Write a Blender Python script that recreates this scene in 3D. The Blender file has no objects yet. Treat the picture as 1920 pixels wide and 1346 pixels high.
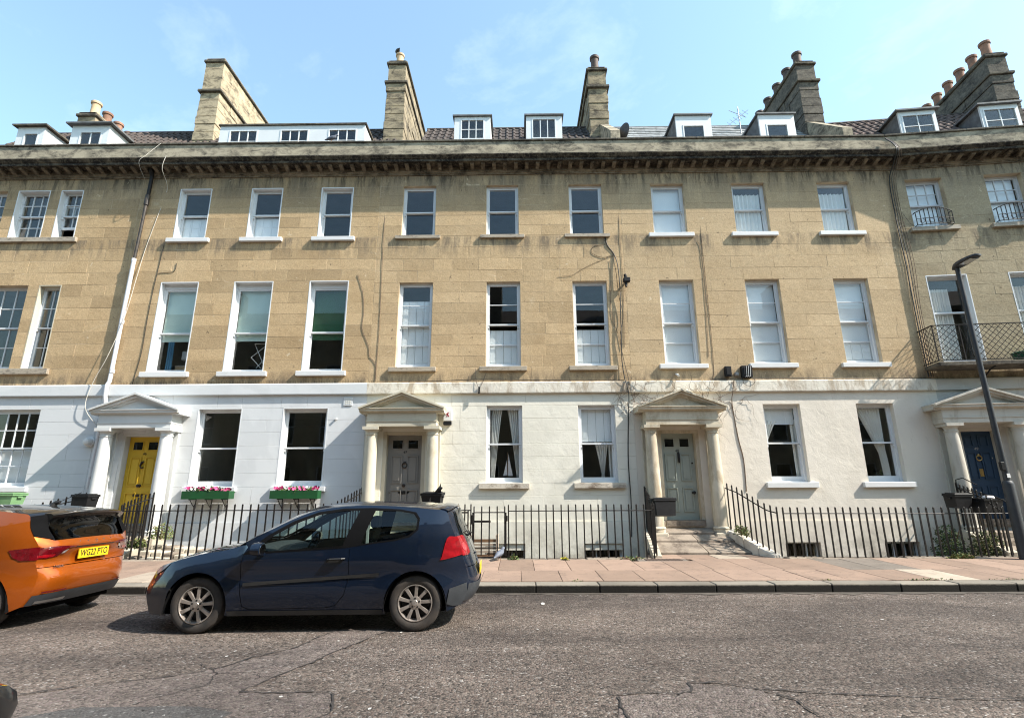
import bpy, bmesh, math, random
from mathutils import Vector, Matrix
from mathutils.geometry import delaunay_2d_cdt
R = math.radians
rng = random.Random(11)
sc = bpy.context.scene
COL = sc.collection

# ------------------------------------------------------------------ camera, sky, sun, exposure
PITCH, YAW, ROLL = 0.252674, 0.0102615, -0.0050218
cam_d = bpy.data.cameras.new('camera'); cam = bpy.data.objects.new('camera', cam_d); COL.objects.link(cam)
cam_d.sensor_fit = 'HORIZONTAL'; cam_d.sensor_width = 36.0; cam_d.lens = 979.0/1920.0*36.0
cam_d.clip_start = 0.05; cam_d.clip_end = 2000.0
cr, sr = math.cos(ROLL), math.sin(ROLL)
base = Matrix(((cr, -sr, 0), (0, 0, -1), (sr, cr, 0)))           # columns: right, up, back
m3 = Matrix.Rotation(YAW, 3, 'Z') @ Matrix.Rotation(PITCH, 3, 'X') @ base
cam.matrix_world = Matrix.Translation((0, 0, 1.57)) @ m3.to_4x4()
sc.camera = cam

SUN = Vector((3.1, -1.0, 3.2)).normalized()
EL = math.asin(SUN.z); AZ = math.atan2(SUN.x, SUN.y)
world = bpy.data.worlds.new('World'); sc.world = world; world.use_nodes = True
wn, wl = world.node_tree.nodes, world.node_tree.links
wn.clear()
sky = wn.new('ShaderNodeTexSky'); sky.sky_type = 'NISHITA'; sky.sun_disc = False
sky.sun_elevation = EL; sky.sun_rotation = AZ
sky.altitude = 50; sky.air_density = 1.55; sky.dust_density = 1.2; sky.ozone_density = 0.8
tc = wn.new('ShaderNodeTexCoord')
mp = wn.new('ShaderNodeMapping'); mp.inputs['Scale'].default_value = (1.6, 1.6, 2.6)
mp.inputs['Rotation'].default_value = (0.3, 0.5, 0.4)
wl.new(tc.outputs['Generated'], mp.inputs['Vector'])
cn = wn.new('ShaderNodeTexNoise'); cn.inputs['Scale'].default_value = 2.6; cn.inputs['Detail'].default_value = 9
cn.inputs['Roughness'].default_value = 0.62; cn.inputs['Distortion'].default_value = 0.25
wl.new(mp.outputs['Vector'], cn.inputs['Vector'])
crp = wn.new('ShaderNodeMapRange'); crp.inputs['From Min'].default_value = 0.56; crp.inputs['From Max'].default_value = 0.90; crp.inputs['To Min'].default_value = 0.05
crp.inputs['To Max'].default_value = 0.28; wl.new(cn.outputs['Fac'], crp.inputs['Value'])
cmx = wn.new('ShaderNodeMix'); cmx.data_type = 'RGBA'; cmx.inputs[7].default_value = (7.0, 7.6, 8.2, 1)
tint = wn.new('ShaderNodeMix'); tint.data_type = 'RGBA'; tint.blend_type = 'MULTIPLY'; tint.inputs[0].default_value = 1.0
tint.inputs[7].default_value = (0.88, 1.05, 1.08, 1)      # the photograph's white balance: a cyan-leaning blue
wl.new(sky.outputs['Color'], tint.inputs[6])
wl.new(crp.outputs['Result'], cmx.inputs[0]); wl.new(tint.outputs[2], cmx.inputs[6])
bg = wn.new('ShaderNodeBackground'); bg.inputs['Strength'].default_value = 0.15
wo = wn.new('ShaderNodeOutputWorld')
wl.new(cmx.outputs[2], bg.inputs['Color']); wl.new(bg.outputs['Background'], wo.inputs['Surface'])

sun_d = bpy.data.lights.new('sun', 'SUN'); sun_d.energy = 5.0; sun_d.angle = R(0.53); sun_d.color = (1.0, 0.93, 0.835)
sun = bpy.data.objects.new('sun', sun_d); COL.objects.link(sun)
sun.rotation_euler = SUN.to_track_quat('Z', 'Y').to_euler(); sun.location = SUN*60

sc.view_settings.view_transform = 'Standard'; sc.view_settings.look = 'None'
sc.view_settings.exposure = 0.98; sc.view_settings.gamma = 1.0; sc.view_settings.use_curve_mapping = False
sc.render.engine = 'CYCLES'; sc.cycles.filter_width = 1.1
sc.cycles.max_bounces = 7; sc.cycles.transparent_max_bounces = 14; sc.cycles.diffuse_bounces = 3; sc.cycles.glossy_bounces = 3

# ------------------------------------------------------------------ geometry helpers
ORG = {}
class MB:
    def __init__(s): s.v = []; s.f = []
    def add(s, vs, fs):
        n = len(s.v); s.v += [tuple(p) for p in vs]; s.f += [tuple(i+n for i in q) for q in fs]; return s
    def box(s, x0, x1, y0, y1, z0, z1):
        return s.add([(x0,y0,z0),(x1,y0,z0),(x1,y1,z0),(x0,y1,z0),(x0,y0,z1),(x1,y0,z1),(x1,y1,z1),(x0,y1,z1)],
                     [(0,3,2,1),(4,5,6,7),(0,1,5,4),(1,2,6,5),(2,3,7,6),(3,0,4,7)])
    def cbox(s, x0, x1, y0, y1, z0, z1, c=0.01):
        """box with chamfered edges"""
        X=(x0,x1); Y=(y0,y1); Z=(z0,z1); idx={}; vs=[]
        for i in (0,1):
            for j in (0,1):
                for k in (0,1):
                    dx=c if i==0 else -c; dy=c if j==0 else -c; dz=c if k==0 else -c
                    for a,p in enumerate(((X[i],Y[j]+dy,Z[k]+dz),(X[i]+dx,Y[j],Z[k]+dz),(X[i]+dx,Y[j]+dy,Z[k]))):
                        idx[(i,j,k,a)]=len(vs); vs.append(p)
        fs=[]
        for i in (0,1): fs.append([idx[(i,j,k,0)] for j,k in ((0,0),(1,0),(1,1),(0,1))])
        for j in (0,1): fs.append([idx[(i,j,k,1)] for i,k in ((0,0),(1,0),(1,1),(0,1))])
        for k in (0,1): fs.append([idx[(i,j,k,2)] for i,j in ((0,0),(1,0),(1,1),(0,1))])
        for j in (0,1):
            for k in (0,1): fs.append([idx[(0,j,k,1)],idx[(1,j,k,1)],idx[(1,j,k,2)],idx[(0,j,k,2)]])
        for i in (0,1):
            for k in (0,1): fs.append([idx[(i,0,k,0)],idx[(i,1,k,0)],idx[(i,1,k,2)],idx[(i,0,k,2)]])
        for i in (0,1):
            for j in (0,1): fs.append([idx[(i,j,0,0)],idx[(i,j,1,0)],idx[(i,j,1,1)],idx[(i,j,0,1)]])
        for i in (0,1):
            for j in (0,1):
                for k in (0,1): fs.append([idx[(i,j,k,0)],idx[(i,j,k,1)],idx[(i,j,k,2)]])
        return s.add(vs, fs)
    def prism_x(s, prof, x0, x1):
        """closed (y,z) profile extruded along x"""
        n=len(prof)
        vs=[(x0,y,z) for y,z in prof]+[(x1,y,z) for y,z in prof]
        fs=[(i,(i+1)%n,n+(i+1)%n,n+i) for i in range(n)]+[tuple(range(n))[::-1],tuple(range(n,2*n))]
        return s.add(vs,fs)
    def prism_y(s, prof, y0, y1):
        n=len(prof)
        vs=[(x,y0,z) for x,z in prof]+[(x,y1,z) for x,z in prof]
        fs=[(i,(i+1)%n,n+(i+1)%n,n+i) for i in range(n)]+[tuple(range(n))[::-1],tuple(range(n,2*n))]
        return s.add(vs,fs)
    def prism_z(s, prof, z0, z1):
        n=len(prof)
        vs=[(x,y,z0) for x,y in prof]+[(x,y,z1) for x,y in prof]
        fs=[(i,(i+1)%n,n+(i+1)%n,n+i) for i in range(n)]+[tuple(range(n))[::-1],tuple(range(n,2*n))]
        return s.add(vs,fs)
    def tube(s, pts, r, n=6, flat=1.0):
        """tube through points; r number or list"""
        pts=[Vector(p) for p in pts]; m=len(pts)
        rr=r if isinstance(r,(list,tuple)) else [r]*m
        vs=[]; prev=None
        for i,p in enumerate(pts):
            d=(pts[min(i+1,m-1)]-pts[max(i-1,0)])
            if d.length<1e-9: d=Vector((0,0,1))
            d.normalize()
            if prev is None:
                up=Vector((0,0,1)) if abs(d.z)<0.9 else Vector((1,0,0))
                a=d.cross(up).normalized()
            else:
                a=(prev-d*prev.dot(d)).normalized()
            prev=a; b=d.cross(a)
            for k in range(n):
                t=2*math.pi*k/n
                vs.append(p+a*(math.cos(t)*rr[i])+b*(math.sin(t)*rr[i]*flat))
        fs=[(i*n+k,i*n+(k+1)%n,(i+1)*n+(k+1)%n,(i+1)*n+k) for i in range(m-1) for k in range(n)]
        fs+=[tuple(range(n))[::-1],tuple(range((m-1)*n,m*n))]
        return s.add(vs,fs)
    def lathe(s, prof, cx, cy, n=20, cz=0.0):
        vs=[]; m=len(prof)
        for r,z in prof:
            for k in range(n):
                t=2*math.pi*k/n; vs.append((cx+r*math.cos(t),cy+r*math.sin(t),cz+z))
        fs=[(i*n+k,i*n+(k+1)%n,(i+1)*n+(k+1)%n,(i+1)*n+k) for i in range(m-1) for k in range(n)]
        fs+=[tuple(range(n))[::-1],tuple(range((m-1)*n,m*n))]
        return s.add(vs,fs)
    def bar(s, p, q, w, h, up=(0,0,1)):
        p=Vector(p); q=Vector(q); d=(q-p).normalized(); up=Vector(up)
        a=d.cross(up)
        if a.length<1e-6: a=d.cross(Vector((1,0,0)))
        a.normalize(); b=a.cross(d)
        vs=[]
        for c in (p,q):
            for sx,sz in ((-1,-1),(1,-1),(1,1),(-1,1)): vs.append(c+a*(sx*w/2)+b*(sz*h/2))
        return s.add(vs,[(0,1,2,3),(7,6,5,4),(0,4,5,1),(1,5,6,2),(2,6,7,3),(3,7,4,0)])
    def build(s, name, m, parent=None, smooth=False, org=None, fix=True):
        if org is None: org = ORG.get(parent.name, (0,0,0)) if parent else (0,0,0)
        me=bpy.data.meshes.new(name)
        me.from_pydata([(a-org[0],b-org[1],c-org[2]) for a,b,c in s.v],[],s.f)
        if fix:
            bm=bmesh.new(); bm.from_mesh(me); bmesh.ops.recalc_face_normals(bm,faces=bm.faces); bm.to_mesh(me); bm.free()
        me.materials.append(M[m] if isinstance(m,str) else m)
        if smooth:
            me.shade_smooth(); me.set_sharp_from_angle(angle=R(38))
        o=bpy.data.objects.new(name,me); COL.objects.link(o)
        if parent: o.parent=parent; ORG[o.name]=org
        else: o.location=org; ORG[o.name]=org
        return o

def tag(o,label,cat=None,group=None,kind=None):
    if label: o['label']=label
    if cat: o['category']=cat
    if group: o['group']=group
    if kind: o['kind']=kind
    return o
def thing(name,label,cat,org=(0,0,0),rotz=0,group=None):
    o=bpy.data.objects.new(name,None); COL.objects.link(o); o.location=org; o.rotation_euler=(0,0,rotz)
    o.empty_display_size=0.2; ORG[o.name]=tuple(org)
    return tag(o,label,cat,group)
def dup(o,parent,loc=None,rot=None):
    c=o.copy(); COL.objects.link(c); c.parent=parent
    if loc is not None: c.location=loc
    if rot is not None: c.rotation_euler=rot
    return c
def struct(o): o['kind']='structure'; return o
def text_mesh(s,size,ext=0.002):
    cu=bpy.data.curves.new('lettering','FONT'); cu.body=s; cu.size=size; cu.extrude=ext; cu.align_x='CENTER'; cu.align_y='CENTER'
    ob=bpy.data.objects.new('lettering_source',cu); COL.objects.link(ob)
    me=bpy.data.meshes.new_from_object(ob.evaluated_get(bpy.context.evaluated_depsgraph_get()))
    bpy.data.objects.remove(ob); return me
def text_obj(name,s,size,mat,parent,world_loc,rot,sx=1.0):
    me=text_mesh(s,size); me.materials.clear(); me.materials.append(M[mat])
    o=bpy.data.objects.new(name,me); COL.objects.link(o); o.parent=parent
    og=ORG[parent.name]; o.location=tuple(a-b for a,b in zip(world_loc,og)); o.rotation_euler=rot; o.scale=(sx,1,1)
    return o

# ------------------------------------------------------------------ materials
M = {}
class NT:
    def __init__(s,name):
        s.m=bpy.data.materials.new(name); s.m.use_nodes=True; s.t=s.m.node_tree; s.n=s.t.nodes; s.l=s.t.links
        s.n.clear(); s.out=s.n.new('ShaderNodeOutputMaterial'); s.p=s.n.new('ShaderNodeBsdfPrincipled')
        s.l.new(s.p.outputs[0],s.out.inputs[0]); s.pos=s.n.new('ShaderNodeNewGeometry').outputs['Position']; M[name]=s.m
    def vec(s,scale):
        k=s.n.new('ShaderNodeMapping'); k.inputs['Scale'].default_value=scale; s.l.new(s.pos,k.inputs['Vector']); return k.outputs[0]
    def noise(s,scale,detail=4,rough=.55,vec=None,dist=0):
        k=s.n.new('ShaderNodeTexNoise'); k.inputs['Scale'].default_value=scale; k.inputs['Detail'].default_value=detail
        k.inputs['Roughness'].default_value=rough; k.inputs['Distortion'].default_value=dist
        s.l.new(vec if vec is not None else s.pos,k.inputs['Vector']); return k.outputs['Fac']
    def vor(s,scale,vec=None,out='Color',feat='F1'):
        k=s.n.new('ShaderNodeTexVoronoi'); k.feature=feat; k.inputs['Scale'].default_value=scale
        s.l.new(vec if vec is not None else s.pos,k.inputs['Vector']); return k.outputs[out]
    def rng(s,x,a,b,c=0.0,d=1.0):
        k=s.n.new('ShaderNodeMapRange'); k.inputs['From Min'].default_value=a; k.inputs['From Max'].default_value=b
        k.inputs['To Min'].default_value=c; k.inputs['To Max'].default_value=d; s.l.new(x,k.inputs['Value']); return k.outputs[0]
    def math(s,op,a,b):
        k=s.n.new('ShaderNodeMath'); k.operation=op
        for i,x in enumerate((a,b)):
            if isinstance(x,(int,float)): k.inputs[i].default_value=x
            else: s.l.new(x,k.inputs[i])
        return k.outputs[0]
    def mix(s,f,a,b,mode='MIX'):
        k=s.n.new('ShaderNodeMix'); k.data_type='RGBA'; k.blend_type=mode
        for i,x in ((0,f),(6,a),(7,b)):
            if isinstance(x,(int,float)): k.inputs[i].default_value=x
            elif isinstance(x,(tuple,list)): k.inputs[i].default_value=(x[0],x[1],x[2],1)
            else: s.l.new(x,k.inputs[i])
        return k.outputs[2]
    def z(s):
        k=s.n.new('ShaderNodeSeparateXYZ'); s.l.new(s.pos,k.inputs[0]); return k.outputs['Z']
    def orand(s): return s.n.new('ShaderNodeObjectInfo').outputs['Random']
    def col(s,c):
        if isinstance(c,(tuple,list)): s.p.inputs['Base Color'].default_value=(c[0],c[1],c[2],1)
        else: s.l.new(c,s.p.inputs['Base Color'])
    def bump(s,h,strength=.3,dist=.02):
        k=s.n.new('ShaderNodeBump'); k.inputs['Strength'].default_value=strength; k.inputs['Distance'].default_value=dist
        s.l.new(h,k.inputs['Height']); s.l.new(k.outputs[0],s.p.inputs['Normal'])
    def set(s,**k):
        for a,b in k.items():
            nm={'rough':'Roughness','metal':'Metallic','spec':'Specular IOR Level','coat':'Coat Weight','crough':'Coat Roughness'}[a]
            if isinstance(b,(int,float)): s.p.inputs[nm].default_value=b
            else: s.l.new(b,s.p.inputs[nm])

def simple(name,c,c2=None,scale=3.0,rough=.7,bump=0,bscale=60,metal=0,spec=.4,rnd=0,coat=0,detail=5):
    t=NT(name)
    c2=c2 or tuple(x*.82 for x in c)
    k=t.mix(t.rng(t.noise(scale,detail),.32,.68),c,c2)
    if rnd: k=t.mix(1.0,k,t.mix(t.orand(),(1-rnd,)*3,(1+rnd,)*3),'MULTIPLY')
    t.col(k); t.set(rough=rough,metal=metal,spec=spec,coat=coat)
    if bump: t.bump(t.noise(bscale,4,.6),bump,.01)
    return t

def stone_mat(name,c,dark,grey,rnd=.12,top=(9.7,11.05),streak=(.42,.60),bump=.5):
    t=NT(name)
    k=t.mix(t.rng(t.noise(1.1,5,.6),.3,.7),c,tuple(x*y for x,y in zip(c,(.86,.82,.76))))
    k=t.mix(t.rng(t.noise(9,6,.7),.35,.7,0,.5),k,tuple(min(1,x*1.25) for x in c))
    k=t.mix(1.0,k,t.mix(t.rng(t.noise(26,4,.75),.3,.7),(.74,.72,.70),(1.18,1.18,1.18)),'MULTIPLY')
    k=t.mix(1.0,k,t.mix(t.orand(),(1-rnd,1-rnd*1.08,1-rnd*1.25),(1+rnd,1+rnd*.95,1+rnd*.8)),'MULTIPLY')
    # pale mended / lime patches and small dark pits
    k=t.mix(t.rng(t.noise(.9,7,.7,t.vec((1,1,1.7)),.6),.66,.72,0,.5),k,(.58,.47,.32))
    k=t.mix(t.rng(t.noise(7.5,4,.6,None,.3),.665,.70,0,.8),k,(.13,.095,.06))
    # soot: vertical streaks that thicken towards the cornice
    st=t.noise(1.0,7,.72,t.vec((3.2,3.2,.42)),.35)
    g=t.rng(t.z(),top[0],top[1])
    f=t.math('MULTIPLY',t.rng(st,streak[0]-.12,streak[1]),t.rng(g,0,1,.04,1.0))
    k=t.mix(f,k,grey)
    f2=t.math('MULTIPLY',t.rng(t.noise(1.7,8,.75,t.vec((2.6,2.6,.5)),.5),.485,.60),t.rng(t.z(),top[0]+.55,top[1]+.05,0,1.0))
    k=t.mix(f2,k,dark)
    # grime splashed on the strip above the string course and on ledges below sills
    f3=t.math('MULTIPLY',t.rng(t.noise(1.3,8,.75,t.vec((3.0,3.0,1.0)),.4),.40,.60),t.rng(t.z(),4.92,4.60,0,.8))
    k=t.mix(f3,k,(.12,.095,.07))
    f4=t.math('MULTIPLY',t.rng(t.noise(1.1,8,.75,t.vec((3.4,3.4,.6)),.4),.45,.60),t.math('MULTIPLY',t.rng(t.z(),8.2,8.7,0,.9),t.rng(t.z(),8.95,8.9,0,1)))
    k=t.mix(f4,k,(.17,.135,.095))
    # chips and scrapes showing fresh pale stone
    k=t.mix(t.rng(t.noise(2.6,6,.7,t.vec((1,1,1.6)),1.2),.655,.69,0,.75),k,(.64,.53,.37))
    t.col(k); t.set(rough=.92,spec=.2)
    h=t.math('ADD',t.noise(30,6,.7),t.math('MULTIPLY',t.noise(5,4,.6),1.6))
    t.bump(h,bump,.012); return t
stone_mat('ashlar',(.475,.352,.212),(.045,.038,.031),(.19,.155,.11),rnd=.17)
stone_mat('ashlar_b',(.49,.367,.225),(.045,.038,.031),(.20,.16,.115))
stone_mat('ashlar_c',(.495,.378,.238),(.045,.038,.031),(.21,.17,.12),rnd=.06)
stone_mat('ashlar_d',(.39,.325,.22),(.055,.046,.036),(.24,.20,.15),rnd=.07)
simple('mortar',(.60,.50,.36),(.34,.26,.17),2.5,.95)
simple('mortar_white',(.62,.63,.62),None,4,.95)

def sooty(name,c,soot,lo,hi,zr=None):
    t=NT(name)
    k=t.mix(t.rng(t.noise(1.4,6,.65),.3,.7),c,tuple(x*.72 for x in c))
    f=t.rng(t.noise(1.5,9,.74,t.vec((1.5,1.5,3.0)),.5),lo,hi)
    k=t.mix(f,k,soot)
    k=t.mix(t.rng(t.noise(14,5,.7),.5,.75,0,.35),k,(.40,.34,.25))
    t.col(k); t.set(rough=.95,spec=.15); t.bump(t.noise(24,6,.7),.5,.015); return t
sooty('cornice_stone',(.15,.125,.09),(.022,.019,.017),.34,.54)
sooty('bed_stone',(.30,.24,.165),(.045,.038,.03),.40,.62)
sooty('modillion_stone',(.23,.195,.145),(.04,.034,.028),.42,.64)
sooty('parapet_stone',(.48,.41,.30),(.10,.088,.07),.43,.62)
sooty('coping_stone',(.16,.14,.11),(.05,.045,.04),.4,.6)
sooty('chimney_stone',(.36,.295,.20),(.085,.072,.056),.44,.62)
sooty('chimney_pale',(.50,.41,.28),(.10,.082,.06),.47,.64)
sooty('chimney_dark',(.17,.15,.125),(.055,.05,.045),.40,.62)
sooty('step_stone',(.30,.25,.20),(.11,.088,.072),.44,.62)
sooty('rough_stone',(.56,.50,.40),(.22,.19,.14),.5,.7)
sooty('old_sill',(.62,.56,.47),(.16,.12,.09),.50,.64)

def render_mat(name,c,c2,stain,bscale,bstr,slo=.62,shi=.74,bdist=.02):
    t=NT(name)
    k=t.mix(t.rng(t.noise(.8,6,.6),.3,.7),c,c2)
    k=t.mix(t.rng(t.noise(.55,5,.55,None,.7),.47,.53,0,.5),k,tuple(x*.9 for x in c2))
    f=t.rng(t.noise(1.2,8,.72,t.vec((2.2,2.2,.7)),.6),slo-.03,shi,0,.85)
    k=t.mix(f,k,stain)
    # damp and splash marks with ragged outline near the foot of the wall
    f2=t.math('MULTIPLY',t.rng(t.noise(2.2,8,.7),.42,.62),t.rng(t.z(),1.0,.1,0,.75))
    k=t.mix(f2,k,tuple(x*.62 for x in stain))
    t.col(k); t.set(rough=.85,spec=.25)
    h=t.math('ADD',t.noise(bscale,5,.6,None,.4),t.math('MULTIPLY',t.noise(bscale*7,4,.6),.25))
    t.bump(h,bstr,bdist); return t
render_mat('paint_white',(.65,.66,.66),(.61,.625,.63),(.51,.51,.49),3.5,.15,.70,.80)
render_mat('stucco_cream',(.74,.71,.62),(.69,.66,.565),(.48,.43,.33),3.2,.24,.64,.78,.05)
render_mat('stucco_ivory',(.72,.66,.57),(.67,.61,.52),(.41,.36,.29),4.2,.26,.62,.78,.045)
render_mat('stucco_flaky',(.72,.68,.59),(.66,.61,.52),(.36,.29,.21),6,.5,.50,.60,.03)
render_mat('porch_stained',(.60,.545,.44),(.54,.48,.37),(.28,.21,.13),5,.3,.48,.68)
render_mat('stucco_grey',(.53,.51,.465),(.48,.46,.42),(.30,.27,.23),5,.4,.60,.76,.04)
render_mat('porch_cream',(.56,.52,.42),(.51,.465,.36),(.34,.27,.17),5,.25,.58,.74)
render_mat('porch_white',(.63,.635,.62),(.59,.595,.58),(.66,.64,.58),5,.1,.70,.82)
render_mat('porch_grey',(.52,.49,.43),(.47,.44,.38),(.30,.25,.19),5,.25,.56,.72)
def worn_paint(name,c,under,lo=.62,hi=.66):
    t=NT(name); k=t.mix(t.rng(t.noise(2.0,5),.3,.7),c,tuple(x*.9 for x in c))
    k=t.mix(t.rng(t.noise(7,9,.8,t.vec((1,1,2)),.4),lo,hi),k,under); t.col(k); t.set(rough=.55,spec=.4); t.bump(t.noise(20,5),.1,.004)
worn_paint('white_wood',(.70,.715,.72),(.50,.47,.42),.68,.74)
worn_paint('white_sill',(.68,.68,.67),(.36,.31,.26),.63,.70)
worn_paint('stone_sill',(.40,.34,.26),(.15,.125,.10),.50,.64)
worn_paint('grey_frame',(.60,.60,.60),(.45,.42,.38))
worn_paint('door_yellow',(.62,.40,.03),(.50,.32,.03),.66,.8)
worn_paint('door_grey',(.235,.225,.205),(.19,.18,.165),.66,.8)
worn_paint('door_sage',(.33,.365,.32),(.26,.29,.25),.66,.8)
worn_paint('door_navy',(.018,.045,.085),(.03,.05,.08),.66,.8)
simple('iron',(.008,.0078,.0078),(.018,.014,.012),9,.55,.3,40,spec=.25)
simple('iron_worn',(.02,.018,.017),(.07,.054,.042),7,.5,.3,40)
simple('lead',(.17,.175,.18),(.09,.09,.09),5,.7,.3,12)
simple('slate',(.30,.31,.31),(.16,.165,.16),4,.65,.4,20,rnd=.25)
simple('tile',(.075,.055,.046),(.04,.034,.03),6,.85,.4,20,rnd=.15)
simple('tile_red',(.12,.075,.058),(.055,.044,.038),6,.85,.4,20,rnd=.15)
simple('terracotta',(.34,.17,.105),(.19,.115,.085),5,.8,.3,30,rnd=.2)
simple('buff_clay',(.60,.44,.27),(.45,.32,.2),5,.8,.3,30)
simple('pot_dark',(.12,.075,.055),(.06,.045,.04),5,.7,.3,30)
simple('plaster_room',(.20,.18,.155),(.16,.145,.125),2,.9)
simple('floor_room',(.12,.08,.05),None,2,.8)
simple('blind_white',(.84,.86,.87),(.78,.80,.82),1.5,.9)
simple('blind_green_pale',(.52,.64,.59),(.46,.58,.53),1.5,.9)
simple('blind_green',(.035,.11,.055),(.03,.085,.045),1.5,.9)
simple('shutter_white',(.85,.86,.87),(.78,.80,.81),2,.6)
simple('curtain_white',(.84,.82,.78),(.76,.74,.70),3,.9)
simple('curtain_blue',(.05,.19,.30),(.04,.14,.24),3,.9)
simple('black_plastic',(.010,.010,.011),(.016,.016,.017),5,.55,.15,60,spec=.2)
simple('grey_plastic',(.32,.32,.31),None,5,.5)
simple('white_plastic',(.74,.74,.72),None,5,.45)
simple('pvc_grey',(.66,.65,.66),(.58,.56,.56),2,.4)
simple('green_paint',(.008,.072,.02),(.012,.055,.018),5,.5)
simple('green_plastic',(.20,.35,.17),(.14,.27,.12),4,.55)
simple('brass',(.45,.30,.11),None,8,.35,metal=.8)
simple('dark_bronze',(.05,.04,.035),None,8,.4,metal=.5)
simple('steel',(.45,.45,.45),None,8,.35,metal=.9)
simple('timber',(.20,.115,.06),(.13,.075,.04),6,.7)
simple('cardboard',(.38,.25,.13),None,5,.9)
simple('cable_black',(.014,.013,.012),None,5,.6)
simple('cable_brown',(.14,.095,.06),(.10,.07,.05),5,.7)
simple('cable_white',(.55,.52,.46),None,5,.7)
simple('red_print',(.35,.02,.04),None,5,.5)
simple('leaf',(.065,.11,.03),(.10,.13,.035),9,.7,rnd=.3)
simple('leaf_dark',(.03,.055,.02),(.05,.075,.025),9,.7,rnd=.3)
simple('leaf_dry',(.20,.18,.07),(.13,.14,.05),9,.8,rnd=.3)
simple('petal_pink',(.55,.05,.20),(.70,.18,.34),25,.7)
simple('petal_dark',(.26,.008,.07),(.38,.02,.12),25,.7)
simple('petal_white',(.78,.72,.70),None,25,.7)
simple('petal_yellow',(.65,.55,.05),None,25,.7)
simple('pigeon_grey',(.16,.18,.22),(.09,.10,.13),14,.7)
simple('crow_black',(.012,.012,.014),None,14,.5)
simple('soil',(.05,.04,.03),None,14,.9)
simple('area_floor',(.16,.14,.12),(.10,.09,.08),3,.9,.3,20)

def glass_mat(name,tint=(1,1,1),ior=1.5,rough=0.0):
    t=NT(name); n,l=t.n,t.l; n.remove(t.p)
    fr=n.new('ShaderNodeFresnel'); bf=n.new('ShaderNodeNewGeometry').outputs['Backfacing']
    l.new(t.rng(bf,0,1,ior,1/ior),fr.inputs['IOR'])   # the pane is thin: the same index on both faces
    tr=n.new('ShaderNodeBsdfTransparent'); tr.inputs[0].default_value=(*tint,1)
    gl=n.new('ShaderNodeBsdfGlossy'); gl.inputs['Roughness'].default_value=rough
    wob=n.new('ShaderNodeBump'); wob.inputs['Strength'].default_value=.022; wob.inputs['Distance'].default_value=.02
    l.new(t.noise(1.3,2,.5),wob.inputs['Height']); l.new(wob.outputs[0],gl.inputs['Normal'])
    mx=n.new('ShaderNodeMixShader'); l.new(fr.outputs[0],mx.inputs[0]); l.new(tr.outputs[0],mx.inputs[1]); l.new(gl.outputs[0],mx.inputs[2])
    l.new(mx.outputs[0],t.out.inputs[0])
glass_mat('glass',(.985,.995,.99))
glass_mat('car_glass',(.66,.76,.73))
glass_mat('car_glass_dark',(.10,.10,.11))

def paint(name,c,flake,dirt=(.12,.10,.08),da=.25,metal=.1):
    t=NT(name)
    k=t.mix(t.rng(t.noise(400,2),.4,.7,0,.5),c,flake)
    k=t.mix(t.rng(t.noise(2.2,8,.7),.5,.8,0,da),k,dirt)
    t.col(k); t.set(rough=t.rng(t.noise(3,6),.3,.7,.30,.40),metal=metal,spec=.12,coat=1.0,crough=.03)
paint('car_blue',(.0035,.0075,.018),(.009,.018,.038),(.04,.038,.036),.05)
paint('car_orange',(.33,.068,.004),(.47,.12,.010),(.27,.09,.02),.2,.55)
paint('car_black',(.010,.010,.011),(.02,.02,.02),(.03,.03,.03),.2)
simple('rubber',(.028,.026,.025),(.055,.045,.038),10,.85,.2,80)
simple('flat_black',(.006,.006,.0065),None,8,.9,spec=.05)
simple('trim_black',(.014,.014,.015),(.022,.021,.02),8,.5,.15,90)
simple('trim_grey',(.032,.035,.040),(.024,.026,.03),8,.55,.15,90)
simple('alloy',(.55,.50,.46),(.40,.35,.31),9,.38,metal=.75)
simple('car_cloth',(.04,.042,.045),(.03,.03,.032),12,.9)
simple('car_cloth_light',(.42,.43,.42),None,12,.9)
simple('chrome',(.65,.65,.65),None,9,.15,metal=1)
def lens(name,c,rough=.12):
    t=NT(name); t.col(t.mix(t.rng(t.noise(16,2),.4,.6),c,tuple(x*.7 for x in c))); t.set(rough=rough,coat=1.0,crough=.03)
lens('lens_red',(.28,.005,.010)); lens('lens_pale_red',(.55,.05,.06)); lens('lens_dark_red',(.10,.003,.006)); lens('lens_clear',(.34,.34,.34),.4); lens('lens_amber',(.6,.24,.1))
simple('plate_yellow',(.72,.50,.015),None,9,.4)
simple('plate_black',(.012,.012,.012),None,9,.5)

def asphalt(name,a,b,c,pink):
    t=NT(name)
    cell=t.vor(48,None,'Color'); s=t.n.new('ShaderNodeSeparateColor'); t.l.new(cell,s.inputs[0])
    k=t.mix(s.outputs[0],a,b)
    k=t.mix(t.rng(s.outputs[1],.93,.985),k,c)
    k=t.mix(t.rng(s.outputs[2],.55,.9,0,.6),k,pink)
    # worn wheel tracks and blotches: long along the street
    big=t.noise(.55,7,.62,t.vec((.30,1.15,1)),.6)
    k=t.mix(1.0,k,t.mix(t.rng(big,.34,.66),(.54,.52,.52),(1.34,1.30,1.26)),'MULTIPLY')
    k=t.mix(t.rng(t.noise(1.3,6,.65,t.vec((.8,1.4,1)),.8),.60,.74,0,.45),k,tuple(x*.55 for x in a))
    k=t.mix(1.0,k,t.mix(t.rng(t.noise(2.6,8,.7),.35,.66),(.80,.79,.78),(1.12,1.12,1.12)),'MULTIPLY')
    t.col(k); t.set(rough=.88,spec=.3)
    d=t.vor(48,None,'Distance'); h=t.math('ADD',t.math('MULTIPLY',d,-1.2),t.noise(160,3)); t.bump(h,1.0,.016)
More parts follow.
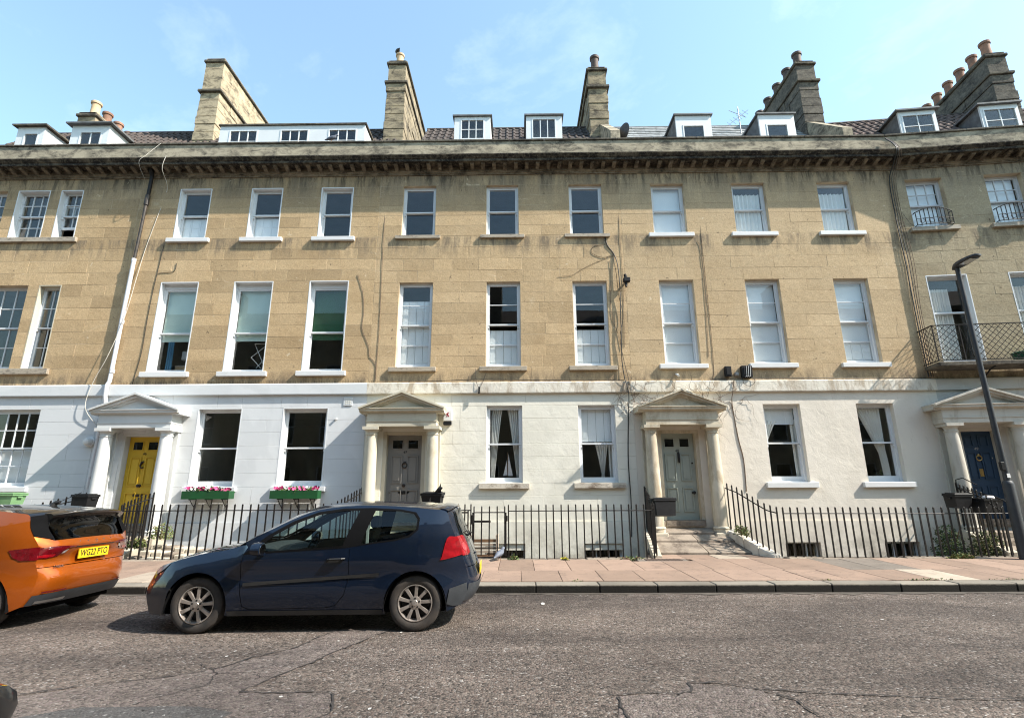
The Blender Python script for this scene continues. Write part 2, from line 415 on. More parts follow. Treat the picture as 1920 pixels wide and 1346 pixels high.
asphalt('asphalt',(.034,.029,.025),(.215,.182,.157),(.32,.30,.28),(.155,.115,.098))
asphalt('asphalt_patch',(.065,.055,.049),(.225,.192,.170),(.27,.25,.23),(.18,.14,.135))
asphalt('asphalt_dark',(.075,.072,.07),(.13,.128,.125),(.30,.3,.29),(.11,.10,.10))
simple('crack',(.022,.018,.016),(.035,.03,.027),20,.95)
simple('spatter',(.45,.43,.40),None,20,.9)
def slab(name,c,c2):
    t=NT(name); k=t.mix(t.rng(t.noise(1.6,7,.65),.3,.7),c,c2)
    k=t.mix(1.0,k,t.mix(t.orand(),(.82,.80,.78),(1.16,1.13,1.12)),'MULTIPLY')
    k=t.mix(t.rng(t.noise(4,8,.75),.53,.68,0,.6),k,tuple(x*.5 for x in c2)); k=t.mix(t.rng(t.noise(17,2,.4),.70,.72,0,.6),k,tuple(x*.35 for x in c2))
    k=t.mix(t.rng(t.noise(90,3),.62,.75,0,.35),k,(.55,.46,.38)); t.col(k); t.set(rough=.85,spec=.3); t.bump(t.noise(45,5,.65),.3,.008)
slab('slab_pink',(.275,.196,.148),(.215,.155,.12))
slab('slab_pale',(.38,.325,.26),(.32,.27,.215))
slab('slab_grey',(.19,.165,.14),(.135,.118,.10))
slab('kerb_grey',(.21,.19,.16),(.145,.13,.11))
def kerb_shade_soot():
    t=NT('kerb_stone'); k=t.mix(t.rng(t.noise(1.6,7,.65),.3,.7),(.23,.205,.17),(.15,.135,.112))
    k=t.mix(1.0,k,t.mix(t.orand(),(.82,.81,.80),(1.14,1.13,1.12)),'MULTIPLY')
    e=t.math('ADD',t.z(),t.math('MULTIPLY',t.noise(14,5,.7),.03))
    k=t.mix(t.rng(e,.139,.112,0,.95),k,(.008,.007,.006)); t.col(k); t.set(rough=.9,spec=.25); t.bump(t.noise(35,5,.65),.5,.012)  # face painted near black: its shade put into the colour along with grime
kerb_shade_soot()
simple('iron_cover',(.09,.06,.045),(.06,.042,.034),12,.7,.4,40)
simple('dirt',(.09,.075,.06),(.05,.042,.034),5,.95,.3,20)
# ------------------------------------------------------------------ ground, road, kerb, pavement
KERB_Y, FRONT, RAIL_Y = 9.20, 14.0, 12.20
struct(MB().add([(-600,-600,-2.02),(600,-600,-2.02),(600,600,-2.02),(-600,600,-2.02)],[(0,1,2,3)]).build('ground','dirt'))
road = struct(MB().add([(-90,-4.0,0),(90,-4.0,0),(90,9.25,0),(-90,9.25,0),(-90,-4.0,-.5),(90,-4.0,-.5),(90,9.25,-.5),(-90,9.25,-.5)],
     [(0,1,2,3),(4,7,6,5),(0,4,5,1),(1,5,6,2),(2,6,7,3),(3,7,4,0)]).build('road','asphalt'))
def pave_z(y): return .135+.05*(y-9.2)/3.0

def jag(pts,amp,step,r):
    out=[]
    for (a,b),(c,d) in zip(pts[:-1],pts[1:]):
        n=max(2,int(math.hypot(c-a,d-b)/step))
        for i in range(n):
            t=i/n; out.append((a+(c-a)*t+r.uniform(-amp,amp),b+(d-b)*t+r.uniform(-amp,amp)))
    out.append(pts[-1]); return out
def crack(pts,w=.02,amp=.02,step=.09,seed=1):
    r=random.Random(seed); p=jag(jag(pts,amp*1.3,step*2,r),amp*.5,step*.45,r); mb=MB(); n=len(p); L=[];
    for i,(x,y) in enumerate(p):
        a=p[max(i-1,0)]; b=p[min(i+1,n-1)]; dx,dy=b[0]-a[0],b[1]-a[1]; l=math.hypot(dx,dy) or 1
        ww=w*r.uniform(.15,.85)*(0.15 if i in (0,n-1) else 1)
        L.append((x-dy/l*ww/2,y+dx/l*ww/2,.0105)); L.append((x+dy/l*ww/2,y-dx/l*ww/2,.0105))
    mb.add(L,[(2*i,2*i+1,2*i+3,2*i+2) for i in range(n-1)])
    o=mb.build('crack','crack',road,fix=False); return o
def patch_sheet(poly,mat,seed=3):
    r=random.Random(seed); p=jag(poly+[poly[0]],.012,.15,r)[:-1]
    MB().prism_z(p,-.01,.0045 if mat!='asphalt_dark' else .0065).build('road_patch',mat,road)
patch_sheet([(-4.3,4.55),(-3.55,5.02),(-3.0,5.25),(-2.45,5.95),(-2.0,7.4),(-1.35,7.4),(-1.86,6.0),(-2.28,4.84),(-1.54,4.80),(-1.30,4.0),(-1.7,3.0),(-6,3.0),(-6,4.3)],'asphalt_patch',4)
patch_sheet([(0.80,4.72),(1.27,4.76),(1.42,5.02),(2.0,4.86),(1.9,4.4),(2.1,3.6),(0.9,3.4),(.72,4.3)],'asphalt_patch',5)
patch_sheet([(-4.4,3.9),(-3.35,4.50),(-2.45,4.52),(-2.15,4.40),(-2.3,3.2),(-4.5,3.2)],'asphalt_dark',6)
crack([(-2.03,7.3),(-2.40,6.1),(-2.93,5.3),(-3.4,5.08),(-3.7,4.98),(-4.15,4.72)],.030,.025,.10,1)
crack([(-1.38,7.3),(-1.80,6.2),(-2.24,4.98),(-2.29,4.82),(-1.90,4.81),(-1.54,4.80),(-1.42,4.4),(-1.52,4.1)],.030,.02,.10,2)
crack([(-3.05,5.55),(-2.75,5.30),(-2.65,5.02),(-2.9,4.75),(-3.0,4.55)],.016,.03,.07,3)
crack([(-2.75,5.30),(-2.50,5.32),(-2.42,5.50)],.014,.03,.06,4)
crack([(-2.50,5.32),(-2.30,5.16)],.012,.03,.06,5)
crack([(.60,4.74),(.80,4.74),(1.05,4.78),(1.27,4.76),(1.40,4.80),(1.42,5.02),(1.70,5.02),(2.0,4.86),(2.14,4.62),(2.2,4.2)],.03,.018,.09,6)
crack([(.80,4.74),(.76,4.5),(.86,4.1)],.030,.02,.08,7)
crack([(2.0,4.86),(2.6,4.76),(3.2,4.68),(4.2,4.6),(5.0,4.5)],.026,.015,.09,8)
crack([(-.2,4.85),(.3,4.90),(.6,4.74)],.012,.03,.08,9)
crack([(-1.1,3.9),(-.5,4.15),(.2,4.2)],.010,.03,.1,10)
crack([(3.2,6.6),(4.0,6.9),(5.1,6.95)],.010,.03,.12,11)
rr=random.Random(5)
mb=MB()
for i in range(40):
    x,y=rr.uniform(-6,7),rr.uniform(4.2,9.0); r=rr.uniform(.008,.026)
    pts=[(x+r*rr.uniform(.5,1.2)*math.cos(a),y+r*rr.uniform(.5,1.4)*math.sin(a),.0065) for a in [k*math.pi/3 for k in range(6)]]
    mb.add(pts,[tuple(range(6))])
mb.add([(.35+.03*math.cos(a),8.35+.09*math.sin(a),.0066) for a in [k*math.pi/4 for k in range(8)]],[tuple(range(8))])
tag(mb.build('spatter','spatter',road,fix=False),None,kind='stuff')
# gutter dirt along the kerb foot
r=random.Random(8); top=[]; bot=[]
x=-20.0
while x<18:
    top.append((x,9.19,.006)); bot.append((x,9.19-.05-.10*abs(r.gauss(0,.8)),.006)); x+=.16
n=len(top); MB().add(top+bot,[(i,i+1,n+i+1,n+i) for i in range(n-1)]).build('gutter_dirt','dirt',road,fix=False)

pavement = struct(MB().box(-90,90,9.3,12.16,-.6,.10).build('pavement','dirt'))
MB().box(2.9,5.9,12.16,12.9,-.6,.10).build('pavement_bay','dirt',pavement)
MB().box(-10.98,-9.1,12.16,12.9,-.6,.10).build('pavement_bay','dirt',pavement)
MB().box(-4.0,-2.1,12.16,12.9,-.6,.10).build('pavement_bay','dirt',pavement)
MB().box(10.9,13.2,12.16,12.9,-.6,.10).build('pavement_bay','dirt',pavement)
def slab_obj(x0,x1,y0,y1,mat,dz=0,parent=pavement,name='paving_slab'):
    g=.0035; za,zb=pave_z(y0)+dz,pave_z(y1)+dz; c=.005
    x0+=g;x1-=g;y0+=g;y1-=g
    t=[rr.uniform(-.003,.003) for _ in range(4)]
    vs=[(x0,y0,.05),(x1,y0,.05),(x1,y1,.05),(x0,y1,.05),
        (x0,y0,za-c+t[0]),(x1,y0,za-c+t[1]),(x1,y1,zb-c+t[2]),(x0,y1,zb-c+t[3]),
        (x0+c,y0+c,za+t[0]),(x1-c,y0+c,za+t[1]),(x1-c,y1-c,zb+t[2]),(x0+c,y1-c,zb+t[3])]
    fs=[(0,1,5,4),(1,2,6,5),(2,3,7,6),(3,0,4,7),(4,5,9,8),(5,6,10,9),(6,7,11,10),(7,4,8,11),(8,9,10,11)]
    return MB().add(vs,fs).build(name,mat,parent,fix=False)
for row,(y0,y1,off) in enumerate(((9.52,10.62,0.0),(10.62,12.14,.22))):
    x=-19.0+off
    while x<17:
        w=rr.choice((.62,.70,.70,.78,.9)) ; m='slab_pink'
        if rr.random()<.06: m='slab_pale'
        if row==0 and -7.3<x<-6.4: m='slab_pale'
        if row==0 and 7.0<x<7.5: m='slab_pale'
        if row==1 and 5.9<x<7.0: m='slab_grey'
        if row==1 and 2.6<x+w/2<3.5:
            x+=w; slab_obj(x-w,x,y0,11.82,m); continue
        slab_obj(x,x+w,y0,y1,m); x+=w
slab_obj(2.55,3.62,11.82,12.14,'slab_grey')
cov=MB().cbox(2.72,3.50,11.86,12.10,.10,.193,.005)
for k in range(9): cov.box(2.78+k*.08,2.80+k*.08,11.88,12.08,.19,.197)
cov.build('cellar_cover','iron_cover',pavement)
for (x0,x1,ms) in ((2.95,5.75,('slab_pink','slab_pink','slab_pale','slab_pink')),(-10.95,-9.15,('slab_pink','slab_grey')),(-3.98,-2.12,('slab_pink','slab_pink')),(10.95,13.1,('slab_pink','slab_pale'))):
    n=len(ms)
    for i,m in enumerate(ms): slab_obj(x0+(x1-x0)*i/n,x0+(x1-x0)*(i+1)/n,12.14,12.82,m)
x=-19.2
while x<17:
    L=rr.uniform(.92,1.15); t=rr.uniform(-.006,.006)
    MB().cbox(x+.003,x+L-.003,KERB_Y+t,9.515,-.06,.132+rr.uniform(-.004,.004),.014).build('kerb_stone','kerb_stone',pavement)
    x+=L
# moss and grass in the kerb joint
def leafy(parent_or_none,name,c,size,n,mat,ls=.03,seed=1,label=None,cat=None,kind=None,up=.3):
    r=random.Random(seed); mb=MB()
    for i in range(n):
        while True:
            p=Vector((r.uniform(-1,1),r.uniform(-1,1),r.uniform(-1,1)))
            if p.length<1: break
        p=Vector((c[0]+p.x*size[0],c[1]+p.y*size[1],c[2]+abs(p.z)*size[2]))
        d=Vector((r.gauss(0,1),r.gauss(0,1),r.gauss(0,.6)+up)).normalized(); s=d.cross(Vector((r.gauss(0,1),r.gauss(0,1),r.gauss(0,1)))).normalized()
        l=ls*r.uniform(.6,1.5); w=l*.32; q=d.cross(s)*l*.12
        mb.add([p,p+d*l*.5+s*w+q,p+d*l,p+d*l*.5-s*w+q],[(0,1,2,3)])
    o=mb.build(name,mat,parent_or_none,fix=False)
    if label: tag(o,label,cat)
    if kind: o['kind']=kind
    return o
for i,(x,y,z,sx,n,m) in enumerate(((1.0,9.51,.13,.10,26,'leaf'),(6.9,9.53,.13,.5,70,'leaf'),(8.6,9.53,.13,.8,80,'leaf'),(5.2,9.53,.13,.12,24,'leaf_dry'))):
    tag(leafy(pavement,'kerb_moss',(x,y,z),(sx,.02,.025),n,m,.025,i+3),None,kind='stuff')

# ------------------------------------------------------------------ building helpers
def wall_holes(mb,u0,u1,z0,z1,yf,yb,holes):
    hs=[h for h in holes if h[0]<u1 and h[1]>u0 and h[2]<z1 and h[3]>z0]
    us=sorted({u0,u1,*[min(max(h[i],u0),u1) for h in hs for i in (0,1)]}); zs=sorted({z0,z1,*[min(max(h[i],z0),z1) for h in hs for i in (2,3)]})
    def inh(a,b): return any(h[0]<a<h[1] and h[2]<b<h[3] for h in hs)
    for a,b in zip(us[:-1],us[1:]):
        for c,d in zip(zs[:-1],zs[1:]):
            if inh((a+b)/2,(c+d)/2): continue
            mb.add([(a,yf,c),(b,yf,c),(b,yf,d),(a,yf,d)],[(0,1,2,3)])
            mb.add([(a,yb,c),(b,yb,c),(b,yb,d),(a,yb,d)],[(3,2,1,0)])
    for h in hs:
        a,b,c,d=max(h[0],u0),min(h[1],u1),max(h[2],z0),min(h[3],z1)
        mb.add([(a,yf,c),(a,yf,d),(a,yb,d),(a,yb,c)],[(0,1,2,3)]); mb.add([(b,yf,c),(b,yf,d),(b,yb,d),(b,yb,c)],[(3,2,1,0)])
        mb.add([(a,yf,d),(b,yf,d),(b,yb,d),(a,yb,d)],[(0,1,2,3)]); mb.add([(a,yf,c),(b,yf,c),(b,yb,c),(a,yb,c)],[(3,2,1,0)])
    mb.add([(u0,yf,z0),(u0,yb,z0),(u0,yb,z1),(u0,yf,z1)],[(0,1,2,3)]); mb.add([(u1,yf,z0),(u1,yb,z0),(u1,yb,z1),(u1,yf,z1)],[(3,2,1,0)])
    mb.add([(u0,yf,z1),(u1,yf,z1),(u1,yb,z1),(u0,yb,z1)],[(0,1,2,3)])
    return mb
def ashlar(parent,u0,u1,keys,holes,mat,yf=FRONT,target=.335,lo=.6,hi=1.25,j=.005,tilt=.0025,seed=1,c=.004):
    r=random.Random(seed)
    for k0,k1 in zip(keys[:-1],keys[1:]):
        n=max(1,round((k1-k0)/target))
        for i in range(n):
            a,b=k0+(k1-k0)*i/n,k0+(k1-k0)*(i+1)/n; zm=(a+b)/2
            cuts=sorted([(h[0],h[1]) for h in holes if h[2]<zm<h[3]]); free=[]; x=u0
            for h0,h1 in cuts:
                if h0>x+.02: free.append((x,h0))
                x=max(x,h1)
            if x<u1-.02: free.append((x,u1))
            for p,q in free:
                L=q-p; m=max(1,round(L/r.uniform(lo,hi)))
                ws=[r.uniform(.6,1.4) for _ in range(m)]; s=sum(ws); x=p
                for w in ws:
                    x0,x1=x+j/2,x+L*w/s-j/2; x+=L*w/s
                    z0,z1=a+j/2,b-j/2; t=[yf+r.uniform(-tilt,tilt) for _ in range(4)]; yb=yf+.06
                    vs=[(x0,yb,z0),(x1,yb,z0),(x1,yb,z1),(x0,yb,z1),(x0,t[0]+c,z0),(x1,t[1]+c,z0),(x1,t[2]+c,z1),(x0,t[3]+c,z1),
                        (x0+c,t[0],z0+c),(x1-c,t[1],z0+c),(x1-c,t[2],z1-c),(x0+c,t[3],z1-c)]
                    MB().add(vs,[(0,1,5,4),(1,2,6,5),(2,3,7,6),(3,0,4,7),(4,5,9,8),(5,6,10,9),(6,7,11,10),(7,4,8,11),(8,9,10,11)]).build('stone_block',mat,parent,fix=False)

def pane(parent,x0,x1,y,z0,z1,mat='glass',t=.004):
    return MB().box(x0,x1,y,y+t,z0,z1).build('pane',mat,parent,fix=False)
def sash(win,x0,x1,z0,z1,y,mat,cols=1,rows=1,stile=.05,top=.05,bot=.05,d=.042,gb=.024,vbar=True):
    mb=MB(); mb.box(x0,x0+stile,y,y+d,z0,z1); mb.box(x1-stile,x1,y,y+d,z0,z1)
    mb.box(x0+stile,x1-stile,y+.001,y+d-.001,z0,z0+bot); mb.box(x0+stile,x1-stile,y+.001,y+d-.001,z1-top,z1)
    mb.build('sash',mat,win)
    a,b,c,e=x0+stile,x1-stile,z0+bot,z1-top
    if cols*rows>1:
        for k in range(1,cols): MB().box(a+(b-a)*k/cols-gb/2,a+(b-a)*k/cols+gb/2,y+.004,y+d-.006,c,e).build('glazing_bar',mat,win)
        for k in range(1,rows): MB().box(a,b,y+.006,y+d-.008,c+(e-c)*k/rows-gb/2,c+(e-c)*k/rows+gb/2).build('glazing_bar',mat,win)
    for i in range(cols):
        for k in range(rows):
            pane(win,a+(b-a)*i/cols,a+(b-a)*(i+1)/cols,y+d*.55,c+(e-c)*k/rows,c+(e-c)*(k+1)/rows)
def window(house,u0,u1,z0,z1,fm='white_wood',sm='stone_sill',rev=.11,fw=.055,cols=1,rows=1,meet=.5,sill=(.16,.11,.07),
           reveal=None,lower_open=0,blind=None,shutter=None,lcols=None,lrows=None,top_fw=None,bot=.075,sill_part=True):
    """sash window as a part of the house; sub-parts: sashes, bars, panes, sill, blind, shutter"""
    y=FRONT+rev; mb=MB(); tf=top_fw or fw
    mb.box(u0,u0+fw,y,y+.13,z0,z1); mb.box(u1-fw,u1,y,y+.13,z0,z1); mb.box(u0+fw,u1-fw,y+.001,y+.129,z1-tf,z1); mb.box(u0+fw,u1-fw,y+.001,y+.129,z0,z0+.045)
    w=mb.build('window',fm,house)
    a,b,c,d=u0+fw,u1-fw,z0+.045,z1-tf; zm=c+(d-c)*meet
    sash(w,a,b,zm-.02,d,y+.02,fm,cols,rows,bot=.042)
    sash(w,a,b,c+lower_open,zm+.02+lower_open,y+.066,fm,lcols or cols,lrows or rows,bot=bot,top=.042)
    for s in (-1,1):
        x=a+.02 if s<0 else b-.02
        MB().box(x-.018,x+.018,y+.012,y+.07,zm-.10,zm-.035).build('sash_horn',fm,w)
    if reveal:
        m2=MB(); m2.box(u0-.004,u0+.022,FRONT-.004,y,z0,z1+.0); m2.box(u1-.022,u1+.004,FRONT-.004,y,z0,z1); m2.box(u0+.022,u1-.022,FRONT-.003,y,z1-.022,z1+.004)
        m2.build('reveal_lining',reveal,w)
    if sill_part:
        ov,th,pr=sill
        MB().cbox(u0-ov,u1+ov,FRONT-pr,y+.10,z0-th,z0+.004,.008).build('sill',sm,w)
    if blind:
        bm_,bz,by=blind
        MB().box(a+.03,b-.03,y+.135,y+.14,bz,d-.02).box(a+.03,b-.03,y+.13,y+.147,bz-.02,bz).build('blind',bm_,w)
    if shutter:
        sz0,sz1,n=shutter; W=(b-a-.02)/n
        for i in range(n):
            x0,x1=a+.01+i*W+.004,a+.01+(i+1)*W-.004; t=MB().box(x0,x1,y+.14,y+.165,sz0,sz1)
            t.box(x0+.04,x1-.04,y+.132,y+.14,sz0+.10,(sz0+sz1)/2-.05) if sz1-sz0>.5 else None
            if sz1-sz0>.5: t.box(x0+.04,x1-.04,y+.132,y+.14,(sz0+sz1)/2+.05,sz1-.10)
            t.build('shutter','shutter_white',w)
    return w
def curtain(label,tx0,tx1,bx0,bx1,z0,z1,y,mat='curtain_white',folds=5,tie=None,group=None,waist=None):
    """pleated cloth; waist=(z,x0,x1) gathers it"""
    rows=26; cols=folds*8; vs=[]
    for i in range(rows+1):
        t=i/rows; z=z1+(z0-z1)*t
        if waist:
            wz,wa,wb=waist; tw=(z1-wz)/(z1-z0)
            if t<tw: s=(t/tw)**.85; a,b=tx0+(wa-tx0)*s,tx1+(wb-tx1)*s
            else: s=((t-tw)/(1-tw))**.6; a,b=wa+(bx0-wa)*s,wb+(bx1-wb)*s
        else: a,b=tx0+(bx0-tx0)*t,tx1+(bx1-tx1)*t
        for k in range(cols+1):
            s=k/cols; vs.append((a+(b-a)*s,y+.028*math.sin(s*folds*2*math.pi+t*.8)+.008*math.sin(s*31+t*3),z))
    c=cols+1; fs=[(i*c+k,i*c+k+1,(i+1)*c+k+1,(i+1)*c+k) for i in range(rows) for k in range(cols)]
    og=((tx0+tx1)/2,y,z0)
    o=MB().add(vs,fs).build('curtain',mat,None,True,og,fix=False); return tag(o,label,'curtain',group)
def cornice(house,u0,u1,soot='cornice_stone',seed=1):
    F=FRONT
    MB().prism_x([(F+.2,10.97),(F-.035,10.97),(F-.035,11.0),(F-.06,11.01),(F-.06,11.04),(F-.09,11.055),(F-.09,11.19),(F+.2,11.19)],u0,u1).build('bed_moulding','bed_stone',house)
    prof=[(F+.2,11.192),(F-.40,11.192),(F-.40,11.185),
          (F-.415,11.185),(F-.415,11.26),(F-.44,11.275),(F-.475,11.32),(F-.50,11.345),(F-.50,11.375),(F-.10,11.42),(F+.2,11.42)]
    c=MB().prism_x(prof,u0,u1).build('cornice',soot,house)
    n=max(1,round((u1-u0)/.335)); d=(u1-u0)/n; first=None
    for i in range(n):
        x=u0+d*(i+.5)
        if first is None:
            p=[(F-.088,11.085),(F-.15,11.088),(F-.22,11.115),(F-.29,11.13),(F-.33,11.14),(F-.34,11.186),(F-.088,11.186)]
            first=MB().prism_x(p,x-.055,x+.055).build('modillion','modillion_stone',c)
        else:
            k=dup(first,c); k.location=(x-(u0+d*.5),0,0)
    MB().box(u0,u1,F-.06,F+.25,11.415,12.11).build('parapet','parapet_stone',house)
    x=u0
    while x<u1-.05:
        L=min(rr.uniform(1.0,1.5),u1-x)
        if u1-(x+L)<.4: L=u1-x
        MB().cbox(x+.003,x+L-.003,F-.10,F+.29,12.112,12.175+rr.uniform(-.006,.006),.012).build('coping_stone','coping_stone',house); x+=L
def shell(house,u0,u1,interior=True):
    """party walls, back wall, floors and ceilings behind the facade"""
    B=FRONT+5.2
    MB().box(u0+.001,u0+.16,FRONT+.36,B,-1.9,12.0).build('party_wall','plaster_room',house)
    MB().box(u1-.16,u1-.001,FRONT+.36,B,-1.9,12.0).build('party_wall','plaster_room',house)
    MB().box(u0,u1,B,B+.3,-1.9,12.4).build('back_wall','plaster_room',house)
    for z in (.72,4.25,8.05,11.1): MB().box(u0+.165,u1-.165,FRONT+.36,B-.005,z-.2,z).build('floor_slab','plaster_room' ,house)
    MB().box(u0+.165,u1-.165,FRONT+.36,B-.005,-2.0,-1.85).build('floor_slab','area_floor',house)
    m=u0+(u1-u0)*.36
    MB().box(m,m+.12,FRONT+.37,B-.01,.725,4.04).build('partition','plaster_room',house)
def tiled_roof(house,u0,u1,mat,y0=14.55,z0=12.0,y1=17.0,z1=14.95,period=.24,rows=9,back=True):
    """rows of single-roll clay tiles: rolled profile, each row lapping the next"""
    n=int((u1-u0)/period)*8; vs=[]; fs=[]
    for r_ in range(rows):
        for e in (0,1):
            t=(r_+e*1.06)/rows; y=y0+(y1-y0)*t; z=z0+(z1-z0)*t+(.045 if e==0 else .012)
            for k in range(n+1):
                u=u0+(u1-u0)*k/n; ph=(k%8)/8; h=.05*max(0,math.sin(ph*2*math.pi))**.8 if ph<.5 else 0
                vs.append((u,y-h*.7,z+h*.7))
    c=n+1
    for r_ in range(rows):
        b=r_*2*c
        fs+=[(b+k,b+k+1,b+c+k+1,b+c+k) for k in range(n)]
    o=MB().add(vs,fs).build('roof',mat,house,fix=False)
    MB().prism_x([(y0,z0-.03),(y1,z1-.03),(y1+4.6,z1-2.4),(y1+4.6,z1-2.6),(y0,z0-.2)],u0+.02,u1-.02).build('roof_deck','tile',house)
    MB().tube([(u0,y1+.02,z1+.02),(u1,y1+.02,z1+.02)],.07,8).build('ridge','tile',o)
    return o
def slate_roof(house,u0,u1,y0=14.55,z0=12.0,y1=17.0,z1=14.95):
    L=math.hypot(y1-y0,z1-z0); dy,dz=(y1-y0)/L,(z1-z0)/L
    o=MB().prism_x([(y0,z0-.03),(y1,z1-.03),(y1+4.6,z1-2.4),(y1+4.6,z1-2.6),(y0,z0-.2)],u0+.02,u1-.02).build('roof','slate',house)
    rows=7; h=.26; s0=L-rows*h
    for r_ in range(rows):
        x=u0+.02+(r_%2)*.2
        while x<u1-.1:
            w=min(rr.choice((.34,.4,.46)),u1-.02-x); t=.012+rr.uniform(0,.012)
            a,b=s0+r_*h,s0+(r_+1)*h+.06
            pts=[]
            for s,off in ((a,.035),(b,.006)):
                pts.append((y0+dy*s-dz*off,z0+dz*s+dy*off)); 
            (ya,za),(yb,zb)=pts
            vs=[(x+.004,ya,za),(x+w-.004,ya,za),(x+w-.004,yb,zb),(x+.004,yb,zb),(x+.004,ya+.02,za-.022),(x+w-.004,ya+.02,za-.022)]
            MB().add(vs,[(0,1,2,3),(0,4,5,1)]).build('slate','slate',o,fix=False); x+=w
    MB().tube([(u0,y1+.02,z1+.0),(u1,y1+.02,z1+.0)],.06,8).build('ridge','lead',o)
    # the lower pitch under the slates
    return o
def roof_z(y,y0=14.55,z0=12.0,y1=17.0,z1=14.95): return z0+(z1-z0)*(y-y0)/(y1-y0)
def dormer(house,u0,u1,ztop,wins,yf=15.0,board='white_wood',roofm='lead',cheek='white_wood',cols=3,rows=2,over=.06,zbot=12.3,drop=0.0,lean=0):
    holes=[(a,b,c,d) for a,b,c,d in wins]
    mb=wall_holes(MB(),u0,u1,zbot,ztop,yf,yf+.06,holes); dm=mb.build('dormer',board,house)
    yb=14.55+(ztop-.05-12.0)/(14.95-12.0)*2.45+.15
    for x in (u0+.004,u1-.034): MB().prism_x([(yf+.061,zbot),(yf+.061,ztop-.01),(yb,ztop-.01+drop)],x,x+.03).build('cheek',cheek,dm)
    MB().prism_x([(yf-over,ztop+.003),(yf-over,ztop+.055),(yb+.1,ztop+.075+drop),(yb+.1,ztop+.003+drop)],u0-over,u1+over).build('dormer_roof',roofm,dm)
    for a,b,c,d in wins:
        f=MB(); t=.04
        f.box(a,a+t,yf-.012,yf+.05,c,d); f.box(b-t,b,yf-.012,yf+.05,c,d); f.box(a+t,b-t,yf-.011,yf+.049,d-t,d); f.box(a+t,b-t,yf-.011,yf+.049,c,c+t)
        f.build('frame','white_wood',dm)
        for k in range(1,cols): x=a+t+(b-a-2*t)*k/cols; MB().box(x-.014,x+.014,yf,yf+.04,c+t,d-t).build('glazing_bar','white_wood',dm)
        for k in range(1,rows): z=c+t+(d-c-2*t)*k/rows; MB().box(a+t,b-t,yf+.004,yf+.036,z-.012,z+.012).build('glazing_bar','white_wood',dm)
        for i in range(cols):
            for k in range(rows):
                pane(dm,a+t+(b-a-2*t)*i/cols,a+t+(b-a-2*t)*(i+1)/cols,yf+.02,c+t+(d-c-2*t)*k/rows,c+t+(d-c-2*t)*(k+1)/rows)
        MB().box(a,b,yf+.5,yf+.52,c-.1,d).build('room_back','plaster_room',dm)
    return dm
def chimney(house,u0,u1,y0,y1,zb,zs,zt,mat='chimney_stone',inset=.06,pots=(),capm='coping_stone',course=.33,seed=1):
    """stone stack: lower shaft to zs, projecting band, upper shaft to zt, cap, pots"""
    r=random.Random(seed)
    st=MB().box(u0+.03,u1-.03,y0+.03,y1-.03,zb,zt-.02).build('chimney_stack',mat,house)
    def courses(a,b,ua,ub,ya,yb):
        n=max(1,round((b-a)/course))
        for i in range(n):
            za,zc=a+(b-a)*i/n+.004,a+(b-a)*(i+1)/n-.004; m=max(2,round((yb-ya)/r.uniform(.7,1.1))); ws=[r.uniform(.6,1.4) for _ in range(m)]; s=sum(ws); y=ya
            for q,w in enumerate(ws):
                yy=y+(yb-ya)*w/s; e=r.uniform(-.014,.022)
                MB().cbox(ua-e,ub+e,y+.004-(e if q==0 else 0),yy-.004,za,zc,.014).build('stone_block',mat,st); y=yy
    courses(zb,zs-.08,u0,u1,y0,y1)
    MB().cbox(u0-.07,u1+.07,y0-.07,y1+.07,zs-.08,zs+.03,.02).build('band',capm,st)
    courses(zs+.03,zt-.22,u0+inset,u1-inset,y0+inset,y1-inset)
    MB().cbox(u0-.04,u1+.04,y0-.04,y1+.04,zt-.22,zt-.10,.03).build('cap',capm,st)
    MB().cbox(u0+.04,u1-.04,y0+.03,y1-.03,zt-.10,zt,.03).build('cap',capm,st)
    for (py,h,rad,pm) in pots:
        x=(u0+u1)/2
        MB().lathe([(rad*.92,0),(rad*.9,h*.15),(rad*.82,h*.55),(rad*.86,h*.82),(rad*1.04,h*.84),(rad*1.06,h*.97),(rad*.95,h),(rad*.75,h),(rad*.7,h*.5)],x,py,18,zt-.01).build('chimney_pot',pm,st,True)
    return st
